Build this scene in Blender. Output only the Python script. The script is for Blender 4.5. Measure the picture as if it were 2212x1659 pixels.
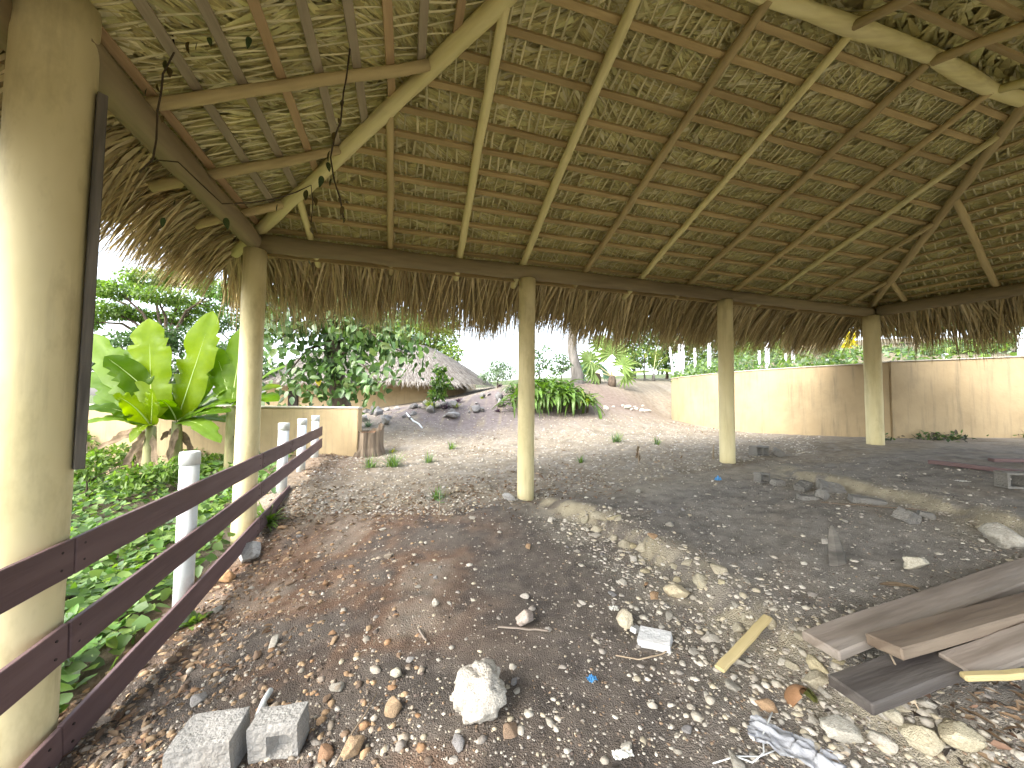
import bpy, bmesh, math, random
import numpy as np
from mathutils import Vector, Matrix, Euler, noise as mnoise
random.seed(7); RNG = np.random.default_rng(11)
for o in list(bpy.data.objects): bpy.data.objects.remove(o)
scene = bpy.context.scene
COL = scene.collection

# ------------------------------------------------------------------ camera, sky, sun, exposure
EYE = 1.7                                   # eye height above the datum (m)
F, TH, RO = 800.0, 0.046, -0.010            # focal length in px of a 2212 px wide picture, pitch, roll
CX, CY = 1106.0, 829.5
cam_d = bpy.data.cameras.new('camera'); cam = bpy.data.objects.new('camera', cam_d); COL.objects.link(cam)
cam_d.sensor_width = 36.0; cam_d.lens = F / 2212.0 * 36.0; cam_d.clip_end = 2000; cam_d.clip_start = 0.02
_c, _s = math.cos(TH), math.sin(TH)
_fw = Vector((0, _c, _s)); _up = Vector((0, -_s, _c)); _rt = Vector((1, 0, 0))
_cr, _sr = math.cos(RO), math.sin(RO)
_R = _rt * _cr - _up * _sr; _U = _rt * _sr + _up * _cr
cam.matrix_world = Matrix(((_R.x, _U.x, -_fw.x, 0), (_R.y, _U.y, -_fw.y, 0), (_R.z, _U.z, -_fw.z, EYE), (0, 0, 0, 1)))
scene.camera = cam

SUN_EL, SUN_AZ = math.radians(42), math.radians(228)   # azimuth clockwise from +Y (forward): from behind on the left
w = bpy.data.worlds.new('World'); scene.world = w; w.use_nodes = True
nt = w.node_tree; bg = nt.nodes['Background']
sky = nt.nodes.new('ShaderNodeTexSky'); sky.sky_type = 'NISHITA'; sky.sun_disc = False
sky.sun_elevation = SUN_EL; sky.sun_rotation = SUN_AZ; sky.dust_density = 3.5; sky.air_density = 1.0; sky.ozone_density = 1.5
hsv = nt.nodes.new('ShaderNodeHueSaturation'); hsv.inputs['Saturation'].default_value = .5     # thin even cloud takes half the blue out of the sky
nt.links.new(sky.outputs[0], hsv.inputs['Color']); nt.links.new(hsv.outputs[0], bg.inputs[0]); bg.inputs[1].default_value = 0.15
sd = bpy.data.lights.new('sun', 'SUN'); sd.energy = 0.5; sd.angle = math.radians(45); sd.color = (1.0, 0.96, 0.9)
sun = bpy.data.objects.new('sun', sd); COL.objects.link(sun)
_sv = Vector((math.sin(SUN_AZ) * math.cos(SUN_EL), math.cos(SUN_AZ) * math.cos(SUN_EL), math.sin(SUN_EL)))
sun.rotation_euler = _sv.to_track_quat('Z', 'Y').to_euler(); sun.location = _sv * 60
vs = scene.view_settings; vs.view_transform = 'Standard'; vs.look = 'None'; vs.gamma = 1; vs.exposure = 2.7
scene.cycles.use_denoising = True
scene.cycles.max_bounces = 8; scene.cycles.diffuse_bounces = 7; scene.cycles.glossy_bounces = 2
scene.cycles.debug_use_spatial_splits = True; scene.cycles.adaptive_threshold = .02
scene.cycles.transmission_bounces = 4; scene.cycles.transparent_max_bounces = 4
scene.cycles.caustics_reflective = False; scene.cycles.caustics_refractive = False

# ------------------------------------------------------------------ picture -> place helpers (real depths)
def ray(px, py):
    U_, V_ = px - CX, CY - py
    u = U_ * _cr + V_ * _sr; v = -U_ * _sr + V_ * _cr
    d = np.array([u, F * _c - v * _s, F * _s + v * _c]); return d / d[1]
def at(px, py, Y):
    d = ray(px, py) * Y; return Vector((d[0], d[1], d[2] + EYE))
def atz(px, py, z):                          # z relative to the eye
    d = ray(px, py); d = d * (z / d[2]); return Vector((d[0], d[1], d[2] + EYE))

# ------------------------------------------------------------------ numeric noise
_LAT = np.random.default_rng(3).random((256, 256))
def vnoise(x, y):
    xi = np.floor(x).astype(int); yi = np.floor(y).astype(int); fx = x - xi; fy = y - yi
    fx = fx * fx * (3 - 2 * fx); fy = fy * fy * (3 - 2 * fy)
    g = lambda i, j: _LAT[(xi + i) & 255, (yi + j) & 255]
    return (g(0, 0) * (1 - fx) + g(1, 0) * fx) * (1 - fy) + (g(0, 1) * (1 - fx) + g(1, 1) * fx) * fy
def fbm(x, y, o=4):
    r = 0; a_ = .5; n_ = 0
    for k in range(o):
        r = r + a_ * vnoise(x * 2 ** k + 17.3 * k, y * 2 ** k + 5.1 * k); n_ += a_; a_ *= .5
    return r / n_
def sstep(x, a_, b_):
    t = np.clip((x - a_) / (b_ - a_), 0, 1); return t * t * (3 - 2 * t)

# ------------------------------------------------------------------ object helpers
def link(o, parent=None, label=None, cat=None, group=None, kind=None):
    if o.name not in COL.objects: COL.objects.link(o)
    if parent is not None: o.parent = parent
    if label: o['label'] = label
    if cat: o['category'] = cat
    if group: o['group'] = group
    if kind: o['kind'] = kind
    return o
def empty(name, loc, label, cat, group=None, rz=0.0):
    o = bpy.data.objects.new(name, None); o.empty_display_size = .1
    o.location = loc; o.rotation_euler = (0, 0, rz); return link(o, None, label, cat, group)
def mesh_arr(name, V, Fc, mat, cols=None, smooth=False):
    V = np.asarray(V, dtype=np.float32).reshape(-1, 3); Fc = np.asarray(Fc, dtype=np.int32)
    me = bpy.data.meshes.new(name); k = Fc.shape[1]; n = len(Fc)
    me.vertices.add(len(V)); me.vertices.foreach_set('co', V.ravel())
    me.loops.add(n * k); me.loops.foreach_set('vertex_index', Fc.ravel())
    me.polygons.add(n); me.polygons.foreach_set('loop_start', np.arange(0, n * k, k, dtype=np.int32))
    me.polygons.foreach_set('loop_total', np.full(n, k, dtype=np.int32))
    if smooth: me.polygons.foreach_set('use_smooth', np.ones(n, dtype=bool))
    me.update(calc_edges=True)
    if cols is not None:
        c4 = np.ones((len(V), 4), dtype=np.float32); c4[:, :3] = cols
        at_ = me.color_attributes.new('col', 'FLOAT_COLOR', 'POINT'); at_.data.foreach_set('color', c4.ravel())
    if mat: me.materials.append(mat)
    return me
def mesh_py(name, V, Fc, mat, smooth=False):
    me = bpy.data.meshes.new(name); me.from_pydata([tuple(v) for v in V], [], Fc)
    if smooth:
        for p in me.polygons: p.use_smooth = True
    if mat: me.materials.append(mat)
    me.update(); return me
def obj(name, me, parent=None, **kw):
    return link(bpy.data.objects.new(name, me), parent, **kw)
def bevel_mesh(me, width=.006, seg=2):
    bm = bmesh.new(); bm.from_mesh(me)
    bmesh.ops.bevel(bm, geom=list(bm.edges), offset=width, segments=seg, affect='EDGES', clamp_overlap=True)
    bm.to_mesh(me); bm.free(); return me
def tube_data(pts, rad, n=10, wob=0.0, cap=True, seed=0):
    pts = [Vector(p) for p in pts]; rr = random.Random(seed); V = []; Fc = []
    ref = Vector((0, 0, 1))
    d0 = (pts[-1] - pts[0]).normalized()
    if abs(d0.z) > .9: ref = Vector((1, 0, 0))
    for i, p in enumerate(pts):
        t = (pts[min(i + 1, len(pts) - 1)] - pts[max(i - 1, 0)]).normalized()
        s_ = t.cross(ref).normalized(); u_ = s_.cross(t)
        r = rad[i] if hasattr(rad, '__len__') else rad
        for k in range(n):
            an = 2 * math.pi * k / n; q = r * (1 + wob * (rr.random() - .5))
            V.append(p + s_ * math.cos(an) * q + u_ * math.sin(an) * q)
    for i in range(len(pts) - 1):
        for k in range(n):
            a_ = i * n + k; b_ = i * n + (k + 1) % n; Fc.append((a_, b_, b_ + n, a_ + n))
    if cap: Fc.append(tuple(range(n - 1, -1, -1))); Fc.append(tuple(range((len(pts) - 1) * n, len(pts) * n)))
    return V, Fc
def tube(name, pts, rad, mat, parent=None, n=10, wob=0.0, smooth=True, seed=0, **kw):
    V, Fc = tube_data(pts, rad, n, wob, True, seed); me = mesh_py(name, V, Fc, mat, False)
    if smooth:
        for p in me.polygons: p.use_smooth = len(p.vertices) == 4
    return obj(name, me, parent, **kw)
def pole(name, A, B, r0, r1, mat, parent=None, seed=0, bend=.02, n=10, **kw):
    A = Vector(A); B = Vector(B); L = (B - A).length; k = max(4, int(L / .28)); rr = random.Random(seed); pts = []; rad = []
    d = (B - A).normalized(); s_ = d.cross(Vector((0, 0, 1))).normalized(); u_ = s_.cross(d)
    ph = rr.random() * 6; ph2 = rr.random() * 6
    for i in range(k + 1):
        q = i / k; off = bend * L * .25
        pts.append(A.lerp(B, q) + s_ * off * math.sin(q * 3.1 + ph) * math.sin(math.pi * q) + s_ * (rr.random() - .5) * .012 + u_ * (rr.random() - .5) * .012 + u_ * off * .5 * math.sin(q * 5 + ph2) * math.sin(math.pi * q))
        rad.append((r0 + (r1 - r0) * q) * (1 + .14 * (rr.random() - .5)))
    return localize(tube(name, pts, rad, mat, parent, n, .07, True, seed, **kw), A, B)
def localize(o, A, B):
    A = Vector(A); xa = (Vector(B) - A).normalized(); ref = Vector((0, 0, 1)) if abs(xa.z) < .9 else Vector((1, 0, 0)); ya = ref.cross(xa).normalized(); za = xa.cross(ya)
    mx = Matrix((xa, ya, za)).transposed().to_4x4(); mx.translation = A; o.data.transform(mx.inverted()); o.matrix_world = mx; o['_x'] = 0; del o['_x']; INV[o.name] = mx.inverted(); return o
INV = {}
def box_data(cx, cy, cz, sx, sy, sz):
    V = [(cx + i * sx / 2, cy + j * sy / 2, cz + k * sz / 2) for i in (-1, 1) for j in (-1, 1) for k in (-1, 1)]
    return V, [(0, 1, 3, 2), (4, 6, 7, 5), (0, 4, 5, 1), (2, 3, 7, 6), (0, 2, 6, 4), (1, 5, 7, 3)]
def beam_box(name, A, B, wid, thk, mat, parent=None, upv=Vector((0, 0, 1)), bev=.004, rot=0, seg=1, wob=0, seed=0, **kw):
    """a straight board from A to B: wid across, thk along the up vector"""
    A = Vector(A); B = Vector(B); d = (B - A); L = d.length; d.normalize()
    s_ = d.cross(upv).normalized(); u_ = s_.cross(d).normalized(); rr = random.Random(seed)
    V = []; Fc = []
    for i in range(seg + 1):
        p = A + d * L * i / seg + u_ * (rr.random() - .5) * wob + s_ * (rr.random() - .5) * wob
        for x, y in ((-1, -1), (1, -1), (1, 1), (-1, 1)):
            V.append(p + s_ * x * wid / 2 + u_ * y * thk / 2)
    for i in range(seg):
        for k in range(4):
            Fc.append((i * 4 + k, i * 4 + (k + 1) % 4, i * 4 + 4 + (k + 1) % 4, i * 4 + 4 + k))
    Fc.append((3, 2, 1, 0)); Fc.append(tuple(seg * 4 + k for k in range(4)))
    me = mesh_py(name, V, Fc, mat)
    bm = bmesh.new(); bm.from_mesh(me); bmesh.ops.recalc_face_normals(bm, faces=bm.faces)
    if bev:
        sharp = [e for e in bm.edges if len(e.link_faces) == 2 and e.calc_face_angle(0) > .5]
        bmesh.ops.bevel(bm, geom=sharp, offset=bev, segments=1, affect='EDGES', clamp_overlap=True)
    bm.to_mesh(me); bm.free()
    o_ = obj(name, me, parent, **kw); localize(o_, A, B)
    if parent is not None and parent.name in INV: o_.matrix_parent_inverse = INV[parent.name]
    return o_
def blades(P, D, S, L, Wd, droop, nseg=3, tip=.08, prof=None, sag=(0, 0, -1)):
    """many ribbons at once: roots P, unit directions D, side vectors S, lengths, widths"""
    P = np.asarray(P, float); D = np.asarray(D, float); S = np.asarray(S, float); N = len(P)
    L = np.broadcast_to(L, N)[:, None]; Wd = np.broadcast_to(Wd, N)[:, None]; droop = np.broadcast_to(droop, N)[:, None]
    sag = np.asarray(sag, float); rows = []
    for i in range(nseg + 1):
        q = i / nseg
        c = P + D * L * q + sag * droop * L * q * q
        wq = (prof(q) if prof else (1 - (1 - tip) * q ** 1.6)) * Wd / 2
        rows += [c - S * wq, c + S * wq]
    V = np.stack(rows, 1).reshape(-1, 3); k = 2 * (nseg + 1)
    base = (np.arange(N) * k)[:, None]
    Fs = [base + np.array([2 * i, 2 * i + 1, 2 * i + 3, 2 * i + 2])[None] for i in range(nseg)]
    return V, np.stack(Fs, 1).reshape(-1, 4), k
def unit(a_): a_ = np.asarray(a_, float); return a_ / np.maximum(np.linalg.norm(a_, axis=-1, keepdims=True), 1e-9)
def catm(chunks):
    Vs, Fs, Cs, off = [], [], [], 0
    for V, Fc, C in chunks:
        Vs.append(V); Fs.append(Fc + off); Cs.append(C); off += len(V)
    return np.concatenate(Vs), np.concatenate(Fs), np.concatenate(Cs)

# ------------------------------------------------------------------ materials
def lin(r, g, b):
    f = lambda x: x / 255 / 12.92 if x / 255 <= .04045 else ((x / 255 + .055) / 1.055) ** 2.4
    return (f(r), f(g), f(b))
def material(name, c1, c2=None, rough=.85, scale=6.0, stretch=(1, 1, 1), src=None, bump=.25, bscale=None, vary=0.0, translucent=0.0, spec=.25, stain=None, stain_scale=1.3, stain_amt=.5, coords='Object', detail=3, streak=None, streak_amt=.5):
    """node material: two tones mixed by noise; src 'col' = point colour, 'obj' = object colour times the tones"""
    m = bpy.data.materials.new(name); m.use_nodes = True; t = m.node_tree; N = t.nodes; Lk = t.links; bs = N['Principled BSDF']
    bs.inputs['Roughness'].default_value = rough; bs.inputs['Specular IOR Level'].default_value = spec
    tc = N.new('ShaderNodeTexCoord'); mp = N.new('ShaderNodeMapping'); mp.inputs['Scale'].default_value = stretch
    Lk.new(tc.outputs[coords], mp.inputs[0])
    nz = N.new('ShaderNodeTexNoise'); nz.inputs['Scale'].default_value = scale; nz.inputs['Detail'].default_value = detail; nz.inputs['Roughness'].default_value = .6
    Lk.new(mp.outputs[0], nz.inputs['Vector'])
    rp = N.new('ShaderNodeValToRGB'); rp.color_ramp.elements[0].position = .32; rp.color_ramp.elements[1].position = .68
    rp.color_ramp.elements[0].color = (*c1, 1); rp.color_ramp.elements[1].color = (*(c2 or c1), 1)
    Lk.new(nz.outputs[0], rp.inputs[0]); out = rp.outputs[0]
    def mul(a_, b_):
        x = N.new('ShaderNodeMix'); x.data_type = 'RGBA'; x.blend_type = 'MULTIPLY'; x.inputs[0].default_value = 1
        Lk.new(a_, x.inputs[6]); Lk.new(b_, x.inputs[7]); return x.outputs[2]
    if src == 'col':
        an = N.new('ShaderNodeAttribute'); an.attribute_name = 'col'; out = mul(out, an.outputs['Color'])
    if src == 'obj':
        oi = N.new('ShaderNodeObjectInfo'); out = mul(out, oi.outputs['Color'])
    if vary:
        oi = N.new('ShaderNodeObjectInfo'); hv = N.new('ShaderNodeHueSaturation'); mr = N.new('ShaderNodeMapRange')
        mr.inputs[3].default_value = 1 - vary; mr.inputs[4].default_value = 1 + vary
        Lk.new(oi.outputs['Random'], mr.inputs[0]); Lk.new(mr.outputs[0], hv.inputs['Value']); Lk.new(out, hv.inputs['Color']); out = hv.outputs[0]
    if stain:
        n2 = N.new('ShaderNodeTexNoise'); n2.inputs['Scale'].default_value = stain_scale; n2.inputs['Detail'].default_value = 5; n2.inputs['Roughness'].default_value = .7
        Lk.new(mp.outputs[0], n2.inputs['Vector'])
        r2 = N.new('ShaderNodeValToRGB'); r2.color_ramp.elements[0].position = .5; r2.color_ramp.elements[1].position = .72
        r2.color_ramp.elements[0].color = (0, 0, 0, 1); r2.color_ramp.elements[1].color = (stain_amt,) * 3 + (1,)
        Lk.new(n2.outputs[0], r2.inputs[0]); x = N.new('ShaderNodeMix'); x.data_type = 'RGBA'
        Lk.new(r2.outputs[0], x.inputs[0]); Lk.new(out, x.inputs[6]); x.inputs[7].default_value = (*stain, 1); out = x.outputs[2]
    if streak:
        m3 = N.new('ShaderNodeMapping'); m3.inputs['Scale'].default_value = (5, 5, .45); Lk.new(tc.outputs[coords], m3.inputs[0])
        n3_ = N.new('ShaderNodeTexNoise'); n3_.inputs['Scale'].default_value = 1.6; n3_.inputs['Detail'].default_value = 6; n3_.inputs['Roughness'].default_value = .65; Lk.new(m3.outputs[0], n3_.inputs['Vector'])
        r3 = N.new('ShaderNodeValToRGB'); r3.color_ramp.elements[0].position = .52; r3.color_ramp.elements[1].position = .74; r3.color_ramp.elements[0].color = (0, 0, 0, 1); r3.color_ramp.elements[1].color = (streak_amt,) * 3 + (1,)
        Lk.new(n3_.outputs[0], r3.inputs[0]); x = N.new('ShaderNodeMix'); x.data_type = 'RGBA'; Lk.new(r3.outputs[0], x.inputs[0]); Lk.new(out, x.inputs[6]); x.inputs[7].default_value = (*streak, 1); out = x.outputs[2]
    Lk.new(out, bs.inputs['Base Color'])
    if bump:
        nb = N.new('ShaderNodeTexNoise'); nb.inputs['Scale'].default_value = bscale or scale * 4; nb.inputs['Detail'].default_value = 2
        Lk.new(mp.outputs[0], nb.inputs['Vector']); bp = N.new('ShaderNodeBump'); bp.inputs['Strength'].default_value = bump; bp.inputs['Distance'].default_value = .02
        Lk.new(nb.outputs[0], bp.inputs['Height']); Lk.new(bp.outputs[0], bs.inputs['Normal'])
    if translucent:
        tr = N.new('ShaderNodeBsdfTranslucent'); mx = N.new('ShaderNodeMixShader'); mx.inputs[0].default_value = translucent
        hs = N.new('ShaderNodeHueSaturation'); hs.inputs['Saturation'].default_value = 1.15; hs.inputs['Value'].default_value = 1.7
        Lk.new(out, hs.inputs['Color']); Lk.new(hs.outputs[0], tr.inputs[0])
        Lk.new(bs.outputs[0], mx.inputs[1]); Lk.new(tr.outputs[0], mx.inputs[2]); Lk.new(mx.outputs[0], N['Material Output'].inputs[0])
    return m
ONE = (1, 1, 1)
M = {}
M['thatch'] = material('palm_thatch', (.8, .8, .8), ONE, .8, 14, src='col', bump=0)
M['thatch_dark'] = material('thatch_backing', (.46, .41, .17), (.58, .52, .24), .95, 9, bump=.6, bscale=30)
M['pole_pale'] = material('peeled_pole', (.60, .55, .23), (.74, .69, .35), .7, 5, stretch=(.10, 1, 1), bump=.25, bscale=24, vary=.12, stain=(.22, .16, .07), stain_scale=2.2, stain_amt=.55)
M['pole_brown'] = material('brown_pole', (.38, .30, .14), (.54, .45, .22), .8, 6, stretch=(.10, 1, 1), bump=.35, bscale=28, vary=.15, stain=(.12, .08, .04), stain_scale=2.5, stain_amt=.5)
M['beam'] = material('weathered_beam', (.20, .155, .085), (.33, .275, .15), .8, 3.5, stretch=(.10, 1, 1), bump=.35, bscale=20, vary=.12, stain=(.08, .06, .035), stain_scale=2.0, stain_amt=.6)
M['batten'] = material('sawn_batten', (.32, .24, .10), (.45, .35, .16), .8, 14, stretch=(.10, 1, 1), bump=.2, vary=.14, stain=(.15, .10, .05), stain_amt=.4)
M['batten_orange'] = material('sawn_batten_orange', (.36, .25, .12), (.48, .35, .18), .75, 14, stretch=(.10, 1, 1), bump=.2, vary=.16, stain=(.24, .18, .10), stain_amt=.5)
M['batten_grey'] = material('sawn_batten_grey', (.26, .22, .14), (.36, .31, .20), .8, 14, stretch=(.10, 1, 1), bump=.2, vary=.12)
M['rib'] = material('palm_rib', (.56, .52, .27), (.70, .66, .38), .75, 10, bump=.1, vary=.2)
M['column'] = material('cream_column_paint', (.62, .55, .30), (.72, .65, .39), .6, 3.0, (1, 1, .45), bump=.3, bscale=7, stain=(.36, .31, .15), stain_scale=3.2, stain_amt=.6, spec=.3, streak=(.30, .25, .14), streak_amt=.45)
M['rail'] = material('maroon_stained_board', (.095, .060, .060), (.150, .098, .096), .6, 5, stretch=(.10, 1, 1), bump=.2, bscale=40, vary=.1, stain=(.17, .12, .115), stain_scale=5, stain_amt=.5)
M['screw'] = material('rusty_screw', (.03, .02, .018), rough=.6, bump=0)
M['pvc'] = material('white_pvc', (.62, .68, .68), (.72, .76, .75), .38, 3, bump=.02, stain=(.42, .40, .33), stain_scale=5, stain_amt=.5, spec=.5, streak=(.36, .34, .28), streak_amt=.4)
M['pvc_white'] = material('white_painted_post', (.78, .80, .82), (.85, .86, .87), .45, 3, bump=.02)
M['plaster'] = material('tan_plaster', (.35, .265, .15), (.42, .325, .19), .88, 1.1, bump=.2, bscale=16, stain=(.24, .19, .115), stain_scale=.9, stain_amt=.5, streak=(.17, .145, .10), streak_amt=.6)
M['weathered'] = material('weathered_board', (.07, .065, .055), (.17, .155, .13), .8, 14, stretch=(.1, 1, 1), bump=.4, bscale=30)
M['cap'] = material('pale_wall_cap', (.52, .48, .40), (.66, .61, .52), .85, 5, bump=.3, stain=(.2, .18, .14), stain_amt=.5)
M['stone'] = material('loose_stone', (.72, .72, .72), ONE, .9, 9, src='obj', bump=.6, bscale=13, stain=(.14, .11, .08), stain_scale=4, stain_amt=.6)
M['gravel'] = material('gravel', (.75, .75, .75), ONE, .92, 20, src='col', bump=.3)
M['litter'] = material('dead_leaf_litter', (.7, .7, .7), ONE, .9, 20, src='col', bump=.1, translucent=.15)
M['concrete'] = material('concrete_block', (.27, .265, .245), (.37, .36, .33), .92, 5, bump=.7, bscale=50, vary=.1, stain=(.19, .16, .12), stain_scale=3, stain_amt=.5)
M['rubble'] = material('dirty_rubble', (.15, .145, .13), (.24, .23, .205), .95, 6, bump=.8, bscale=45, stain=(.10, .09, .075), stain_scale=3, stain_amt=.6)
M['concrete_white'] = material('white_mortar', (.48, .49, .48), (.60, .60, .58), .9, 9, bump=.5, stain=(.3, .28, .25), stain_scale=5, stain_amt=.4)
M['plank_grey'] = material('grey_plank', (.16, .13, .10), (.29, .245, .20), .75, 12, stretch=(.10, 1, 1), bump=.35, bscale=30, stain=(.42, .40, .36), stain_scale=4, stain_amt=.4)
M['plank_brown'] = material('brown_plank', (.12, .088, .062), (.20, .155, .112), .65, 12, stretch=(.10, 1, 1), bump=.3, bscale=26, stain=(.32, .27, .2), stain_scale=4, stain_amt=.45)
M['plank_dark'] = material('charcoal_plank', (.045, .038, .034), (.10, .088, .076), .65, 12, stretch=(.10, 1, 1), bump=.3, stain=(.2, .19, .18), stain_scale=4, stain_amt=.3)
M['stick'] = material('yellow_lath', (.42, .34, .16), (.53, .44, .23), .8, 6, stretch=(.10, 1, 1), bump=.25, stain=(.24, .17, .08), stain_amt=.4)
M['twig'] = material('dry_twig', (.26, .2, .13), (.42, .34, .24), .9, 10, bump=.2, vary=.2)
M['bark'] = material('tree_bark', (.065, .048, .035), (.15, .115, .085), .95, 7, (1, 1, .25), bump=.9, bscale=18)
M['bark_grey'] = material('grey_bark', (.09, .083, .073), (.19, .176, .155), .95, 6, (1, 1, .2), bump=.8, bscale=16)
M['stump'] = material('stump_bark', (.09, .068, .048), (.24, .19, .135), .95, 9, (1, 1, .12), bump=1.0, bscale=14)
M['leaf'] = material('tree_leaf', (.75, .75, .75), ONE, .5, 5, src='col', bump=0, translucent=.35, spec=.4)
M['bigleaf'] = material('glossy_leaf', (.07, .14, .042), (.115, .195, .06), .4, 4, src='obj', bump=.05, translucent=.25, spec=.5)
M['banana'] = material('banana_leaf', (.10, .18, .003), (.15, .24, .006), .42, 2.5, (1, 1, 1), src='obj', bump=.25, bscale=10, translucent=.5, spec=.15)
M['banana_rib'] = material('banana_midrib', (.36, .46, .12), (.45, .55, .2), .5, 4, bump=.05)
M['banana_stem'] = material('banana_stem', (.22, .24, .10), (.36, .33, .17), .6, 3, (1, 1, .3), bump=.3, stain=(.12, .075, .04), stain_scale=2, stain_amt=.8)
M['dead'] = material('dead_banana_leaf', (.10, .072, .045), (.22, .165, .105), .9, 7, bump=.4, translucent=.15, vary=.2)
M['strap'] = material('strap_leaf', (.07, .14, .025), (.12, .20, .04), .42, 3, src='obj', bump=.05, translucent=.25, spec=.45)
M['purple'] = material('purple_leaf', (.055, .028, .05), (.11, .06, .085), .5, 4, src='obj', bump=.05, translucent=.2)
M['fan'] = material('fan_palm_leaf', (.13, .20, .09), (.20, .28, .13), .55, 3, src='obj', bump=.1, translucent=.35)
M['vine'] = material('vine_stem', (.045, .035, .02), (.08, .06, .035), .8, 8, bump=.1)
M['vleaf'] = material('vine_leaf', (.055, .055, .02), (.09, .085, .03), .6, 8, src='obj', bump=.05, translucent=.25)
M['blue'] = material('blue_plastic', (.06, .25, .52), (.12, .36, .65), .35, 9, bump=.3, translucent=.2)
M['rag'] = material('grey_rag', (.30, .31, .33), (.42, .43, .44), .85, 8, bump=.3, bscale=60)
M['string'] = material('white_string', (.62, .64, .62), rough=.7, bump=0)
M['paper'] = material('white_paper', (.68, .68, .62), (.75, .74, .66), .8, 8, bump=.1)
M['husk'] = material('coconut_husk', (.20, .105, .05), (.30, .17, .085), .7, 7, bump=.3)
M['husk_green'] = material('husk_rind', (.10, .12, .03), (.19, .19, .06), .6, 7, bump=.2)
M['yellow'] = material('yellow_leaf', (.62, .50, .03), (.7, .6, .06), .5, 5, bump=.05, translucent=.3)
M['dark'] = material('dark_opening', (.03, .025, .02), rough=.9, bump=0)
M['hose'] = material('white_hose', (.62, .66, .68), rough=.5, bump=0)

# ------------------------------------------------------------------ pavilion frame (plan): t along the front beam, s towards the camera
AZ = .284; C2 = np.array([-3.486, 4.92]); AV = np.array([math.cos(AZ), math.sin(AZ)]); BV = np.array([math.sin(AZ), -math.cos(AZ)])
H, Z0, SL, SR, TL, TR, ANG = 2.0, .233, .387, 3.381, 3.19, 3.233, .236
TCOL = [0, 3.876, 7.943, 12.088]; T5 = TCOL[3]
def ts2w(t, s, z): p = C2 + AV * t + BV * s; return Vector((p[0], p[1], z + EYE))
def w2ts(x, y): dx = x - C2[0]; dy = y - C2[1]; return dx * AV[0] + dy * AV[1], dx * BV[0] + dy * BV[1]

# ------------------------------------------------------------------ ground
CP = [(-2.65, 2.07, -2.03), (-3.49, 4.92, -1.82), (.23, 6.01, -1.52), (4.14, 7.15, -1.13), (8.1, 8.3, -.88),
      (0, 0, -1.75), (0, 1.8, -1.73), (-1.5, 1.5, -1.87), (-1.4, 3.5, -1.81), (-.8, 5.5, -1.64), (-2, 4.3, -1.84),
      (1.0, 1.5, -1.69), (1.2, 4.0, -1.58), (2.6, 2.0, -1.44), (3, 4, -1.38), (2.5, 6, -1.34), (3.6, 1.5, -1.32), (5.2, 2.5, -1.1), (5.5, 5, -1.07),
      (7, 4, -.97), (8, 0, -.92), (5, -1, -1.1), (-2.9, 3.45, -2.06), (-4.5, 3, -2.12), (-6, 6, -2.1), (-3.6, 1.2, -2.08),
      (0, -6, -1.7), (-7, -5, -2.0), (9, -6, -.9), (12, 3, -.75), (-12, 4, -2.1), (-10, 12, -1.9), (-16, 20, -1.7), (-30, 35, -1.5),
      (-60, 0, -2), (0, -60, -2), (60, -10, 0), (-60, 60, -1), (0, 70, 4), (40, 70, 6), (0, 120, 4), (120, 60, 6), (-120, 100, 0)]
PP = [(612, 1058, 6.2), (681, 985, 8.45), (770, 990, 9.1), (800, 990, 8.7), (1000, 1000, 8.0), (1300, 950, 9.8), (1000, 930, 12.6), (1200, 912, 13),
      (1450, 903, 17.5), (1350, 880, 16.5), (1400, 850, 20), (1430, 822, 25), (1250, 828, 19), (1100, 838, 17), (960, 874, 14.5), (880, 905, 13), (800, 922, 12),
      (700, 900, 18), (1600, 930, 12.2), (1900, 945, 9.2), (2212, 945, 8.7), (1330, 832, 20), (1000, 860, 18)]
for px, py, Y in PP: q = at(px, py, Y); CP.append((q.x, q.y, q.z - EYE))
CP = np.array(CP); _SM = .6
_K = np.sqrt(((CP[:, None, :2] - CP[None, :, :2]) ** 2).sum(-1) + _SM ** 2)
_A = np.zeros((len(CP) + 3,) * 2); _A[:len(CP), :len(CP)] = _K - np.eye(len(CP)) * .05
_A[:len(CP), len(CP):] = np.c_[np.ones(len(CP)), CP[:, :2]]; _A[len(CP):, :len(CP)] = _A[:len(CP), len(CP):].T
_Wt = np.linalg.solve(_A, np.r_[CP[:, 2], 0, 0, 0])
def base_h(x, y):
    x = np.asarray(x, float); y = np.asarray(y, float); sh = x.shape; x = x.ravel(); y = y.ravel(); r = np.zeros(len(x))
    for i in range(0, len(x), 40000):
        sl_ = slice(i, i + 40000)
        K = np.sqrt((x[sl_, None] - CP[None, :, 0]) ** 2 + (y[sl_, None] - CP[None, :, 1]) ** 2 + _SM ** 2)
        r[sl_] = K @ _Wt[:-3] + _Wt[-3] + _Wt[-2] * x[sl_] + _Wt[-1] * y[sl_]
    return r.reshape(sh)
LEDGE1 = np.array([(q.y, q.x) for q in (atz(1190, 1080, -1.52), atz(1300, 1125, -1.54), atz(1420, 1205, -1.56), atz(1560, 1275, -1.56), atz(1720, 1400, -1.56), atz(1850, 1500, -1.56), atz(2050, 1620, -1.56))])
LEDGE2 = np.array([(q.y, q.x) for q in (atz(1690, 1022, -1.17), atz(1900, 1070, -1.17), atz(2212, 1142, -1.17))])
LEDGE1 = LEDGE1[np.argsort(LEDGE1[:, 0])]; LEDGE2 = LEDGE2[np.argsort(LEDGE2[:, 0])]
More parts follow.
